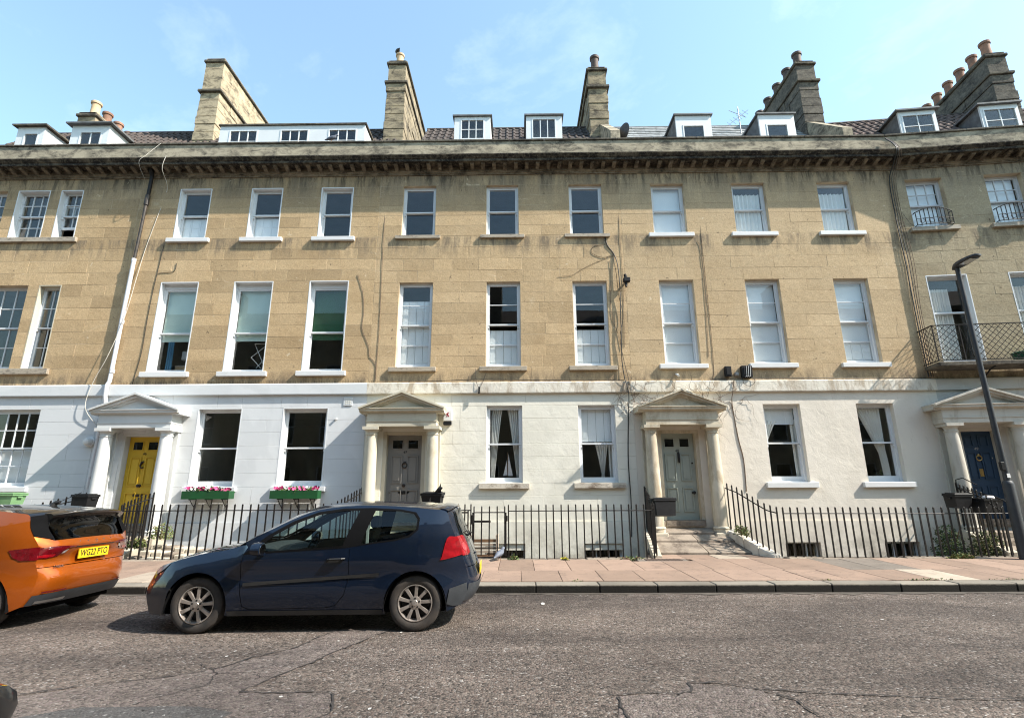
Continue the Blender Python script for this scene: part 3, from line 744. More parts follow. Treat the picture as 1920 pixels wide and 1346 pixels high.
def portico(house,uc,hw,mat,zcol=3.27,zbase=.62,colx=.80,ybot=FRONT,zped=3.72,apex=4.20,plinth=(.36,.62)):
    F=FRONT; yc=F-.27
    eh=hw-.20
    e=MB(); e.box(uc-eh,uc+eh,F-.44,F+.02,zcol+.02,zcol+.14); e.box(uc-eh-.012,uc+eh+.012,F-.455,F+.021,zcol+.14,zcol+.165)
    e.box(uc-eh+.004,uc+eh-.004,F-.436,F+.019,zcol+.165,zcol+.37)
    po=e.build('portico',mat,house)
    # horizontal cornice
    c=MB(); c.prism_x([(F+.018,zcol+.37),(F-.46,zcol+.37),(F-.475,zcol+.40),(F-.53,zcol+.41),(F-.53,zcol+.455),(F-.56,zcol+.475),(F-.56,zcol+.495),(F+.018,zcol+.505)],uc-hw,uc+hw)
    c.build('horizontal_cornice',mat,po)
    zb=zcol+.50
    t=MB().prism_y([(uc-hw+.22,zb),(uc+hw-.22,zb),(uc,apex-.13)],F-.42,F+.015).build('tympanum',mat,po)
    rk=MB()
    for s in (-1,1):
        a=(uc+s*(hw+.02),zb); b=(uc,apex); L=math.hypot(b[0]-a[0],b[1]-a[1]); nx,nz=-(b[1]-a[1])/L,(b[0]-a[0])/L
        if nz>0: nx,nz=-nx,-nz
        for d0,d1,yy in ((0,.045,F-.60),(.045,.10,F-.55),(.10,.15,F-.48)):
            q=[(a[0]+nx*d0,a[1]+nz*d0),(b[0],b[1]-d0/abs(nz)),(b[0],b[1]-d1/abs(nz)),(a[0]+nx*d1,a[1]+nz*d1)]
            rk.prism_y(q,yy,F+.012+d0*.02)
    rk.build('raking_cornice',mat,po)
    for s in (-1,1):
        x=uc+s*colx
        prof=[(.205,0),(.205,.05),(.20,.07),(.215,.10),(.20,.13),(.175,.15),(.170,.5),(.168,.9),(.160,1.5),(.148,2.1),(.142,zcol-zbase-.20),(.158,zcol-zbase-.195),(.158,zcol-zbase-.175),(.142,zcol-zbase-.17),(.142,zcol-zbase-.12),(.175,zcol-zbase-.075),(.19,zcol-zbase-.06)]
        col=MB().lathe(prof,x,yc,24,zbase); col.box(x-.205,x+.205,yc-.205,yc+.27,zcol-.06,zcol+.02)
        col.build('column',mat,po,True)
        MB().cbox(x-.22,x+.22,yc-.23,F+.01,plinth[0]-.4,zbase,.02).build('column_base',mat if plinth[0]>.4 else 'rough_stone',po)
        MB().box(x-.17 if s<0 else x-.10,x+.10 if s<0 else x+.17,F-.07,F+.02,zbase-.3,zcol+.02).build('pilaster',mat,po)
    return po
def door(house,uc,w,z0,z1,mat,num=None,style='four',y=FRONT+.2,knob='dark_bronze',jamb='porch_cream',numc='plate_black',step=True):
    hw=w/2
    j=MB(); j.box(uc-hw-.10,uc-hw,FRONT+.02,y+.06,z0,z1+.08); j.box(uc+hw,uc+hw+.10,FRONT+.02,y+.06,z0,z1+.08); j.box(uc-hw,uc+hw,FRONT+.021,y+.059,z1,z1+.079)
    d=MB().box(uc-hw+.004,uc+hw-.004,y,y+.05,z0,z1).build('door',mat,house)
    j.build('door_case',jamb,d)
    MB().box(uc-hw-.05,uc+hw+.05,FRONT-.10,y+.05,z0-.14,z0-.004).build('threshold','step_stone',d)
    MB().box(uc-hw+.002,uc+hw-.002,y-.03,y+.001,z0+.0,z0+.06).build('weather_bar',mat,d)
    zt=z1-.10
    def fld(a,b,c,e,name='panel'):
        q=MB(); g=.02
        q.add([(a,y-.001,c),(b,y-.001,c),(b,y-.001,e),(a,y-.001,e),(a+g,y+.010,c+g),(b-g,y+.010,c+g),(b-g,y+.010,e-g),(a+g,y+.010,e-g)],[])
        # moulded frame standing proud, flat panel inside
        q=MB(); q.box(a,b,y-.026,y+.001,e-.024,e); q.box(a,b,y-.026,y+.001,c,c+.024); q.box(a,a+.024,y-.0255,y+.001,c+.024,e-.024); q.box(b-.024,b,y-.0255,y+.001,c+.024,e-.024)
        q.box(a+.06,b-.06,y-.012,y+.001,c+.06,e-.06)
        q.build(name,mat,d)
    m=.11; cw=.06
    if style!='navy':
        for s in (-1,1):
            a,b=(uc-hw+m,uc-cw) if s<0 else (uc+cw,uc+hw-m)
            q=MB(); c,e=zt-.27,zt-.02
            q.box(a,b,y-.014,y+.001,e-.02,e); q.box(a,b,y-.014,y+.001,c,c+.02); q.box(a,a+.02,y-.0135,y+.001,c+.02,e-.02); q.box(b-.02,b,y-.0135,y+.001,c+.02,e-.02)
            q.build('light_frame',mat,d)
            MB().box(a+.02,b-.02,y-.006,y-.002,c+.02,e-.02).build('pane','car_glass_dark',d)
    else:
        for s in (-1,1):
            a,b=(uc-hw+m,uc-cw) if s<0 else (uc+cw,uc+hw-m); fld(a,b,zt-.30,zt)
    zmid=z0+.98; ztop=zt-.44
    for s in (-1,1):
        a,b=(uc-hw+m,uc-cw) if s<0 else (uc+cw,uc+hw-m)
        fld(a,b,zmid,ztop); fld(a,b,z0+.20,zmid-.17)
    if num: text_obj('door_number',num,.105,numc,d,(uc,y-.004,zt-.355),(R(90),0,0))
    return d
def furniture(d,uc,y,items):
    """door knocker, knob, letter plate ..."""
    for kind,z,x,m in items:
        if kind=='ring':
            mb=MB(); pts=[(x+.065*math.sin(a),y-.028,z-.075+.065*math.cos(a)) for a in [k*2*math.pi/14 for k in range(15)]]
            mb.tube(pts,.014,8); mb.lathe([(.03,-.03),(.035,0),(.02,.03)],x,y-.02,10,z); mb.build('knocker',m,d,True)
        elif kind=='hook':
            mb=MB(); mb.tube([(x+.02,y-.02,z+.06),(x-.02,y-.035,z+.03),(x-.05,y-.04,z-.05),(x-.02,y-.04,z-.11),(x+.04,y-.035,z-.10)],[.022,.03,.018,.016,.02],8); mb.build('knocker',m,d,True)
        elif kind=='drop':
            mb=MB(); mb.tube([(x,y-.02,z+.10),(x,y-.045,z+.04),(x,y-.05,z-.08),(x,y-.04,z-.17)],[.025,.03,.035,.02],10); mb.build('knocker',m,d,True)
        elif kind=='knob':
            mb=MB(); mb.tube([(x,y+.0,z),(x,y-.03,z),(x,y-.045,z),(x,y-.075,z),(x,y-.085,z)],[.045,.02,.03,.045,.02],14); mb.build('door_knob',m,d,True)
        elif kind=='slot':
            mb=MB(); mb.cbox(x-.14,x+.14,y-.014,y+.004,z-.035,z+.035,.006); mb.cbox(x-.115,x+.115,y-.02,y-.010,z-.018,z+.018,.004); mb.build('letter_plate',m,d)
        elif kind=='oval':
            mb=MB(); p=[(x+.15*math.cos(a),z+.042*math.sin(a)) for a in [k*2*math.pi/20 for k in range(20)]]; mb.prism_y(p,y-.012,y+.001); mb.build('letter_plate',m,d)
        elif kind=='plate':
            mb=MB(); mb.cbox(x-.05,x+.05,y-.014,y+.004,z-.10,z+.10,.005); mb.build('finger_plate',m,d)
        elif kind=='lock':
            mb=MB(); mb.tube([(x,y+.0,z),(x,y-.02,z)],.022,12); mb.build('lock',m,d)
# ------------------------------------------------------------------ the five houses of the terrace
def new_house(label,u0,u1,org=None,rotz=0):
    return thing('terraced_house',label,'house',org or ((u0+u1)/2,FRONT,0),rotz,'houses of the terrace')
KEYS=[4.53,4.86,7.50,8.95,10.60,10.98]
def upper_wall(h,u0,u1,holes,mat,keys=KEYS,seed=1,mortar='mortar',**k):
    w=wall_holes(MB(),u0,u1,4.25,12.0,FRONT+.0045,FRONT+.36,holes).build('wall',mortar,h)
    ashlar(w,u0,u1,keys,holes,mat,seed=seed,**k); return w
def ground_wall(h,u0,u1,holes,mat,blocks=None,seed=1,z0=-1.95):
    y=FRONT+.012 if blocks else FRONT
    w=wall_holes(MB(),u0,u1,z0,4.248,y,FRONT+.36,holes).build('ground_floor_wall',mat if not blocks else 'mortar_white',h)
    if blocks: ashlar(w,u0,u1,blocks,holes,mat,seed=seed,target=.36,lo=.7,hi=1.3,j=.003,tilt=.0015,c=.004)
    return w
def string_course(h,u0,u1,mat):
    F=FRONT
    MB().prism_x([(F+.1,4.215),(F-.075,4.215),(F-.08,4.235),(F-.08,4.50),(F-.06,4.525),(F+.1,4.535)],u0,u1).build('string_course',mat,h)
def plinth(h,u0,u1,mat,cuts,z1=.88):
    """projecting base course, broken by doors and area windows"""
    us=[u0]
    mb=wall_holes(MB(),u0,u1,-1.9,z1,FRONT-.035,FRONT-.001,cuts); mb.build('plinth',mat,h)
def area_window(h,u0,u1,z0,z1,bars='iron'):
    y=FRONT+.10; mb=MB(); t=.05
    mb.box(u0,u0+t,y,y+.07,z0,z1); mb.box(u1-t,u1,y,y+.07,z0,z1); mb.box(u0+t,u1-t,y+.001,y+.069,z1-t,z1); mb.box(u0+t,u1-t,y+.001,y+.069,z0,z0+t)
    w=mb.build('area_window','white_wood',h)
    for k in (1,2): x=u0+(u1-u0)*k/3; MB().box(x-.014,x+.014,y+.01,y+.06,z0+t,z1-t).build('glazing_bar','white_wood',w)
    for k in range(3): pane(w,u0+t+(u1-u0-2*t)*k/3,u0+t+(u1-u0-2*t)*(k+1)/3,y+.03,z0+t,z1-t)
    n=int((u1-u0)/.11)
    for k in range(1,n): x=u0+(u1-u0)*k/n; MB().tube([(x,FRONT+.04,z0),(x,FRONT+.04,z1)],.008,5).build('security_bar',bars,w)

# --- leftmost house (partly in frame)
u0,u1=-18.2,-11.40
h45=new_house('honey stone house at the left edge with three-part sash windows and white ground floor',u0,u1)
w2=[(-16.2,-15.52),(-15.18,-14.20),(-13.86,-13.18)]; w1=[(-16.5,-15.85),(-15.5,-14.19),(-13.86,-13.21)]
holes=[(a,b,9.0,10.60) for a,b in w2]+[(a,b,5.0,7.50) for a,b in w1]
upper_wall(h45,u0,u1,holes,'ashlar',[4.53,5.0,7.50,9.0,10.60,10.98],seed=45)
gh=[(-14.95,-13.02,1.80,3.86)]
ground_wall(h45,u0,u1,gh+[(-14.8,-13.2,-1.2,.3)],'paint_white',[-1.9,.88,1.80,3.86,4.215],seed=451)
plinth(h45,u0,u1,'paint_white',[(-14.8,-13.2,-1.2,.3)]); area_window(h45,-14.8,-13.2,-1.2,.3)
string_course(h45,u0,u1-.001,'paint_white'); cornice(h45,u0,u1-.002); shell(h45,u0,u1)
for i,(a,b) in enumerate(w2):
    window(h45,a,b,9.0,10.60,'white_wood','stone_sill',.14,.04,3 if i==1 else 2,2,sill_part=False,reveal='white_wood' if i else None,lower_open=.34 if i==2 else 0)
MB().cbox(-16.4,-13.05,FRONT-.08,FRONT+.2,8.86,9.003,.008).build('sill','stone_sill',h45)
for i,(a,b) in enumerate(w1):
    window(h45,a,b,5.0,7.50,'white_wood','stone_sill',.16,.04,3 if i==1 else 2,2,sill_part=False,reveal='porch_cream' if i==2 else None)
MB().cbox(-16.7,-13.02,FRONT-.08,FRONT+.2,4.84,5.003,.008).build('sill','stone_sill',h45)
window(h45,-14.95,-13.02,1.80,3.86,'white_wood','white_sill',.09,.05,6,2,sill=(.12,.12,.07),blind=None)
MB().box(-14.85,-13.1,FRONT+.30,FRONT+.303,1.9,2.80).build('net_blind','blind_white',h45)
MB().box(-13.8,-13.2,FRONT+.9,FRONT+1.1,8.06,9.25).build('bed_head','car_cloth_light',h45)
tiled_roof(h45,u0,u1-.02,'tile')
dormer(h45,-16.85,-15.92,13.68,[(-16.60,-16.10,12.75,13.45)],cols=1,rows=1,roofm='coping_stone',over=.12)
dormer(h45,-15.0,-13.72,13.72,[(-14.70,-13.95,12.7,13.48)],cols=2,rows=1,roofm='lead',over=.14)
chimney(h45,-15.95,-15.25,16.0,19.6,12.5,14.55,15.15,pots=[(16.3,.62,.17,'buff_clay'),(16.85,.6,.17,'terracotta'),(17.4,.6,.17,'terracotta'),(17.98,.6,.17,'terracotta'),(18.6,.5,.17,'buff_clay')],seed=3)
# --- house with the yellow door
u0,u1=-11.40,-4.10
h46=new_house('honey stone house with the yellow door and green window boxes',u0,u1)
w2=[(-10.20,-9.24),(-8.02,-7.07),(-5.89,-4.92)]; w1=[(-10.31,-9.21),(-8.17,-7.04),(-5.98,-4.85)]; wg=[(-8.68,-7.48),(-6.36,-5.13)]
holes=[(a,b,8.93,10.60) for a,b in w2]+[(a,b,4.87,7.56) for a,b in w1]
upper_wall(h46,u0,u1,holes,'ashlar',[4.53,4.87,7.56,8.93,10.60,10.98],seed=46)
dh=[(-10.63,-9.55,.82,3.20)]
gh=[(a,b,1.78,3.86) for a,b in wg]
ah=[(-8.5,-7.6,-1.1,.25),(-6.2,-5.2,-1.1,.25)]
ground_wall(h46,u0,u1,gh+dh+ah,'paint_white',[-1.9,.88,1.78,3.20,3.86,4.215],seed=461)
plinth(h46,u0,u1,'paint_white',ah+dh); [area_window(h46,*a) for a in ah]
string_course(h46,u0,u1-.001,'paint_white'); cornice(h46,u0,u1-.002); shell(h46,u0,u1)
for i,(a,b) in enumerate(w2):
    window(h46,a,b,8.93,10.60,'white_wood','white_sill',.12,.055,reveal='white_wood',sill=(.15,.12,.09),shutter=(9.0,9.72,3) if i<2 else None)
bl=[('blind_green_pale',5.86,0),('blind_green_pale',5.86,0),('blind_green',5.88,0)]
for i,(a,b) in enumerate(w1):
    window(h46,a,b,4.87,7.56,'white_wood','white_sill',.16,.06,reveal='white_wood',sill=(.12,.13,.09),blind=bl[i],top_fw=.17,meet=.46)
for i,(a,b) in enumerate(wg):
    window(h46,a,b,1.78,3.86,'white_wood','white_sill',.13,.06,reveal='white_wood',sill=(.10,.12,.09),bot=.11,meet=.49)
portico(h46,-10.05,1.17,'porch_white',zbase=.60)
d=door(h46,-10.09,.92,.84,3.12,'door_yellow','46',jamb='porch_white'); y=FRONT+.2
furniture(d,-10.09,y,[('hook',2.40,-10.09,'dark_bronze'),('knob',1.83,-10.09,'dark_bronze'),('slot',1.58,-10.09,'dark_bronze')])
sp=MB()
for k in range(150):
    x=-10.9+k*.0445; sp.tube([(x,FRONT-.02,4.53),(x+rr.uniform(-.01,.01),FRONT-.035,4.615)],.0035,3)
tag(sp.build('bird_spikes','dark_bronze',h46,fix=False),None,kind='stuff')
tiled_roof(h46,u0,u1-.02,'tile')
dormer(h46,-9.95,-5.05,13.62,[(-9.62,-8.66,12.6,13.46),(-7.90,-6.94,12.6,13.46),(-6.28,-5.32,12.6,13.46)],cols=3,rows=2,roofm='coping_stone',over=.05)
chimney(h46,-11.58,-10.84,16.0,20.4,12.5,15.98,17.45,'chimney_pale',.05,seed=5)
# --- house with the grey door
u0,u1=-4.10,3.12
h47=new_house('honey stone house with the grey door and cream ground floor',u0,u1)
w2=[(-3.40,-2.41),(-.89,.07),(1.59,2.58)]; w1=[(-3.38,-2.41),(-.87,.10),(1.60,2.58)]; wg=[(-.84,.12),(1.63,2.62)]
holes=[(a,b,8.95,10.62) for a,b in w2]+[(a,b,4.96,7.48) for a,b in w1]
upper_wall(h47,u0,u1,holes,'ashlar_b',[4.53,4.96,7.48,8.95,10.62,10.98],seed=47)
dh=[(-3.60,-2.46,.86,3.20)]; gh=[(a,b,1.84,3.88) for a,b in wg]; ah=[(-.86,.17,-1.0,.35),(1.66,2.62,-1.0,.35),(-3.4,-2.6,-1.8,.1)]
ground_wall(h47,u0,u1,gh+dh+ah,'stucco_cream',[-1.9,.88,1.84,3.20,3.88,4.215],seed=471)
plinth(h47,u0,u1,'stucco_cream',ah+dh); [area_window(h47,*a) for a in ah[:2]]
string_course(h47,u0,u1-.001,'stucco_flaky'); cornice(h47,u0,u1-.002); shell(h47,u0,u1)
for i,(a,b) in enumerate(w2): window(h47,a,b,8.95,10.62,'white_wood','stone_sill',.10,.045,sill=(.17,.10,.07))
for i,(a,b) in enumerate(w1):
    window(h47,a,b,4.96,7.48,'white_wood','stone_sill',.10,.045,cols=1,rows=2,sill=(.17,.12,.08),shutter=(5.05,6.98,4) if i==0 else (5.05,6.08,4))
window(h47,*wg[0],1.84,3.88,'white_wood','old_sill',.09,.045,sill=(.18,.14,.09),bot=.10)
window(h47,*wg[1],1.84,3.88,'white_wood','old_sill',.09,.045,sill=(.18,.14,.09),bot=.10,shutter=(2.92,3.80,4))
portico(h47,-3.03,1.11,'porch_cream')
d=door(h47,-3.03,.94,.88,3.12,'door_grey','47')
furniture(d,-3.03,y,[('ring',2.40,-3.03,'dark_bronze'),('knob',1.80,-3.03,'dark_bronze'),('oval',1.62,-3.03,'plate_black'),('lock',1.62,-3.40,'chrome')])
tiled_roof(h47,u0+.75,u1-.02,'tile')
dormer(h47,-2.05,-.84,13.88,[(-1.84,-1.04,13.0,13.78)],cols=3,rows=2,over=.06)
dormer(h47,.36,1.56,13.88,[(.55,1.36,13.0,13.78)],cols=3,rows=1,over=.06)
chimney(h47,-4.72,-4.02,16.0,20.0,12.3,16.25,17.25,'chimney_stone',.06,[(16.35,.55,.155,'buff_clay'),(17.3,.25,.15,'pot_dark'),(19.1,.55,.15,'terracotta')],seed=7)
# --- house with the sage green door
u0,u1=3.12,11.30
h48=new_house('honey stone house with the pale sage green door and slate roof',u0,u1)
w2=[(4.06,5.04),(6.48,7.48),(9.04,10.03)]; w1=[(4.08,5.06),(6.53,7.51),(9.05,10.03)]; wg=[(6.60,7.59),(9.09,10.08)]
holes=[(a,b,8.95,10.61) for a,b in w2]+[(a,b,4.99,7.49) for a,b in w1]
upper_wall(h48,u0,u1,holes,'ashlar_c',[4.53,4.99,7.49,8.95,10.61,10.98],seed=48,j=.003,c=.004,tilt=.003)
dh=[(3.72,4.80,.88,3.20)]; gh=[(a,b,1.82,3.88) for a,b in wg]; ah=[(6.72,7.60,-1.0,.36),(9.20,10.08,-1.0,.36)]
ground_wall(h48,u0,u1,gh+dh+ah,'stucco_ivory')
plinth(h48,u0,u1,'stucco_ivory',ah+dh); [area_window(h48,*a) for a in ah]
string_course(h48,u0,u1-.001,'stucco_flaky'); cornice(h48,u0,u1-.002); shell(h48,u0,u1)
for i,(a,b) in enumerate(w2):
    window(h48,a,b,8.95,10.61,'white_wood','white_sill',.13,.045,sill=(.17,.12,.09),blind=('blind_white',9.0,0) if i==0 else None)
for i,(a,b) in enumerate(w1):
    window(h48,a,b,4.99,7.49,'white_wood','white_sill',.13,.05,cols=1,rows=2,sill=(.17,.12,.09),blind=('blind_white',5.06 if i<2 else 5.62,0),shutter=(5.05,5.6,3) if i==2 else None)
for i,(a,b) in enumerate(wg):
    window(h48,a,b,1.82,3.88,'white_wood','white_sill',.14,.05,sill=(.17,.13,.09),bot=.12,blind=('blind_white',3.38,0) if i==0 else None)
portico(h48,4.27,1.14,'porch_stained',zped=3.74)
d=door(h48,4.26,.90,.90,3.12,'door_sage','48',jamb='porch_stained')
furniture(d,4.26,y,[('drop',2.52,4.28,'plate_black'),('knob',1.58,4.60,'plate_black'),('lock',2.34,4.63,'dark_bronze'),('lock',2.20,4.63,'steel')])
slate_roof(h48,u0+.30,u1-.25)
for a in (5.36,8.13): dormer(h48,a,a+1.18,13.82,[(a+.22,a+.94,12.6,13.46)],cols=1,rows=1,cheek='lead',roofm='lead',over=.06)
chimney(h48,2.66,3.36,16.0,20.0,12.3,15.95,16.85,'chimney_stone',.06,[(16.35,.72,.17,'pot_dark')],seed=8)
chimney(h48,10.30,11.02,16.0,20.4,12.3,16.10,17.0,'chimney_dark',.06,[(16.4+k*.78,.66,.17,'pot_dark') for k in range(5)],seed=9)
for a in (3.02,10.35):
    MB().prism_x([(14.3,12.1),(14.3,12.75),(16.9,15.15),(16.9,14.7),(14.6,12.1)],a,a+.30).build('party_wall_coping','parapet_stone',h48)
# --- rightmost house, turned a little towards the street
u0,u1=11.30,18.3
h49=new_house('greyer stone house at the right edge with iron balcony and navy door',u0,u1,(11.30,FRONT,0),R(-5.5))
w2=[(11.66,12.69),(13.84,14.86),(16.0,17.0)]; w1=[(11.66,12.74),(13.82,14.9),(16.0,17.0)]
holes=[(a,b,9.02,10.63) for a,b in w2]+[(a,b,4.98,7.53) for a,b in w1]
upper_wall(h49,u0,u1,holes,'ashlar_d',[4.53,4.98,7.53,9.02,10.63,10.98],seed=49)
dh=[(11.60,12.64,.88,3.20)]
ground_wall(h49,u0,u1,dh,'stucco_grey'); plinth(h49,u0,u1,'stucco_grey',dh)
string_course(h49,u0,u1,'stucco_grey'); cornice(h49,u0,u1); shell(h49,u0,u1)
for i,(a,b) in enumerate(w2):
    window(h49,a,b,9.02,10.63,'grey_frame','stone_sill',.16,.05,cols=3,rows=2,sill=(.14,.12,.10),meet=.5,lcols=1,lrows=1,blind=('blind_white',9.2,0))
for i,(a,b) in enumerate(w1):
    window(h49,a,b,4.98,7.53,'white_wood','stone_sill',.16,.04,reveal='white_wood',sill=(.02,.1,.05),meet=.58)
portico(h49,12.08,1.24,'porch_grey',zped=3.74)
d=door(h49,12.12,.84,.90,3.12,'door_navy','49','navy',jamb='porch_grey',numc='grey_plastic')
furniture(d,12.12,y,[('ring',2.50,12.12,'brass'),('plate',2.05,12.12,'brass'),('lock',2.42,12.44,'steel')])
tiled_roof(h49,u0+.05,u1,'tile_red')
for a in (12.58,15.06): dormer(h49,a,a+1.14,13.75,[(a+.08,a+1.06,12.75,13.62)],cols=2,rows=2,cheek='lead',roofm='lead',over=.10)
chimney(h49,16.55,17.25,16.0,20.6,12.3,15.8,16.72,'chimney_dark',.06,[(16.3+k*.64,.68,.17,'terracotta') for k in range(7)],seed=12)
# window guards and balcony
def guard(u0,u1,z0,h):
    mb=MB(); yy=FRONT-.16; n=9
    def top(s): return z0+h*(.78+.22*math.sin(math.pi*min(max(s,0),1)))
    P=[(u0+(u1-u0)*k/12,yy+.05*abs(2*k/12-1)**2,top(k/12)) for k in range(13)]
    g=MB().tube([(u0,FRONT,top(0))]+P+[(u1,FRONT,top(1))],.013,6).build('window_guard','iron',h49)
    B=[(u0+(u1-u0)*k/12,yy+.05*abs(2*k/12-1)**2,z0+.05) for k in range(13)]
    MB().tube([(u0,FRONT,z0+.05)]+B+[(u1,FRONT,z0+.05)],.011,6).build('rail',"iron",g)
    MB().tube([(p[0],p[1],z0+h*.42) for p in B],.008,6).build('rail','iron',g)
    for k in range(n+1):
        x=u0+(u1-u0)*k/n; yk=yy+.05*abs(2*k/n-1)**2; MB().tube([(x,yk,z0+.05),(x,yk,top(k/n))],.011,6).build('bar','iron',g)
    for k in range(4):
        x=u0+(u1-u0)*(k+.5)/4; MB().tube([(x+.07*math.cos(t),yy,z0+.16+.07*math.sin(t)) for t in [q*math.pi/5 for q in range(11)]],.008,5).build('scroll','iron',g)
for a,b in w2[:2]: guard(a+.02,b-.02,9.02,.58)
bal=MB().cbox(11.10,18.1,FRONT-.66,FRONT-.03,4.74,4.86,.02).build('balcony','coping_stone',h49)
yy=FRONT-.62; zb,zt=4.90,5.86
rl=MB(); rl.bar((11.12,yy,zt),(18.0,yy,zt),.035,.02); rl.bar((11.12,yy,zb),(18.0,yy,zb),.03,.02); rl.bar((11.12,FRONT-.03,zt),(11.12,yy,zt),.035,.02); rl.bar((11.12,FRONT-.03,zb),(11.12,yy,zb),.03,.02)
rl.build('rail','iron',bal)
for x in (11.12,11.78,12.02,14.6,16.8): MB().bar((x,yy,zb),(x,yy,zt),.022,.022).build('post','iron',bal)
def lattice(x0,x1,yf,flip=False):
    n=max(1,round((x1-x0)/.16)); dx=(x1-x0)/n; m=max(1,round((zt-zb)/.16)); dz=(zt-zb)/m
    for k in range(-m,n):
        for s in (0,1):
            a,b=k,k+m
            pa=(max(a,0)); pb=min(b,n)
            if pb<=pa: continue
            za=zb+(pa-a)*dz; ze=zb+(pb-a)*dz
            if s: za,ze=zb+zt-za,zb+zt-ze
            P=(x0+pa*dx,yf+(.004 if s else 0),za); Q=(x0+pb*dx,yf+(.004 if s else 0),ze)
            if flip: P=(11.12,FRONT-.03-(P[0]-x0),P[2]); Q=(11.12,FRONT-.03-(Q[0]-x0),Q[2])
            MB().tube([P,Q],.0075,4).build('lattice_bar','iron',bal,fix=False)
lattice(11.12,11.78,yy); lattice(12.02,16.8,yy); lattice(0,.59,0,True)
for x0_,x1_ in ((11.78,12.02),):
    MB().tube([(x0_,yy,zb),(x1_,yy,zt)],.009,4).build('lattice_bar','iron',bal); MB().tube([(x0_,yy,zt),(x1_,yy,zb)],.009,4).build('lattice_bar','iron',bal)
for x in (12.5,14.4,16.4):
    MB().tube([(x,FRONT-.55,4.74),(x,FRONT-.35,4.68),(x,FRONT-.14,4.55),(x,FRONT-.09,4.40),(x,FRONT-.10,4.33),(x,FRONT-.16,4.33)],.018,6).build('bracket','iron',bal)
og=(13.6,FRONT-.3,4.86)
a=R(-5.5)
def w49(u,y,z):
    dx,dy=u-11.3,y-FRONT; return (11.3+dx*math.cos(a)-dy*math.sin(a),FRONT+dx*math.sin(a)+dy*math.cos(a),z)
tr=MB(); p=[]
for i,(rx,rz) in enumerate(((.0,.0),(.42,.0),(.50,.05),(.44,.16),(.25,.20),(.0,.21))): p.append((rx,rz))
tr.lathe([(.36,0),(.40,.02),(.44,.20),(.47,.22),(.40,.25),(.15,.30),(.02,.31)],0,0,18)
o=tr.build('garden_tub','blind_green',None,True,(0,0,0)); o.location=w49(13.55,FRONT-.34,4.87); o.scale=(1,.55,1); tag(o,'dark green covered tub lying on the iron balcony','tub')
# ------------------------------------------------------------------ steps and areas
yb0=12.20
def area(u0,u1):
    """sunken area between pavement and house: retaining wall with coping, floor"""
    MB().box(u0,u1,12.10,12.36,-1.95,.10).build('area_retaining_wall','rough_stone',pavement)
    x=u0
    while x<u1-.05:
        L=min(rr.uniform(.7,1.2),u1-x)
        if u1-(x+L)<.3: L=u1-x
        MB().cbox(x+.004,x+L-.004,12.10+rr.uniform(-.012,.012),12.38,.085,.195+rr.uniform(-.012,.01),.02).build('coping_stone','step_stone',pavement); x+=L
struct(MB().box(-60,60,12.1,FRONT+.02,-2.0,-1.85).build('area_floor','area_floor'))
for a_,b_ in ((-18.5,-11.2),(-9.0,-4.2),(-1.9,2.92),(5.85,10.8),(13.4,19)): area(a_,b_)
def steps(u0,u1,t0,t1,levels,name,label,mat='step_stone'):
    """levels: list of (y0,y1,z0,z1) slabs, tapering from u0..u1 in front to t0..t1 at the door"""
    o=thing(name,label,'steps',((u0+u1)/2,13.2,0))
    ya,yb_=levels[0][0],levels[-1][1]
    for i,(y0,y1,z0,z1) in enumerate(levels):
        s0,s1=(y0-ya)/(yb_-ya),(y1-ya)/(yb_-ya)
        a0,b0,a1,b1=u0+(t0-u0)*s0,u1+(t1-u1)*s0,u0+(t0-u0)*s1,u1+(t1-u1)*s1
        n=2 if i<2 else 1
        for k in range(n):
            f0,f1=k/n+(.004 if k else 0),(k+1)/n-(.004 if k<n-1 else 0)
            xs=(a0+(b0-a0)*f0,a0+(b0-a0)*f1,a1+(b1-a1)*f1,a1+(b1-a1)*f0); e=rr.uniform(-.008,.008)
            vs=[(xs[0],y0,-1.9),(xs[1],y0,-1.9),(xs[2],y1,-1.9),(xs[3],y1,-1.9),(xs[0],y0,z0+e-.02),(xs[1],y0,z0-.02),(xs[2],y1,z1),(xs[3],y1,z1+e),(xs[0],y0+.025,z0+e),(xs[1],y0+.025,z0)]
            MB().add(vs,[(0,1,5,4),(1,2,6,9,5),(2,3,7,6),(3,0,4,8,7),(4,5,9,8),(8,9,6,7)]).build('step_slab',mat,o)
    return o
steps(2.98,5.80,3.42,5.02,[(12.84,13.32,.255,.42),(13.325,13.60,.475,.58),(13.605,13.99,.64,.73)],'entrance_steps','worn stone slabs rising to the sage green door')
steps(-10.98,-9.10,-10.7,-9.4,[(12.84,13.40,.27,.42),(13.405,13.99,.50,.68)],'entrance_steps','stone slabs rising to the yellow door')
steps(-4.02,-2.08,-3.8,-2.25,[(12.84,13.40,.27,.42),(13.405,13.99,.50,.70)],'entrance_steps','stone slabs rising to the grey door')
steps(11.0,13.3,11.3,12.7,[(12.84,13.15,.30,.33),(13.155,13.45,.46,.48),(13.455,13.70,.62,.64)],'entrance_steps','stone steps rising to the navy door')
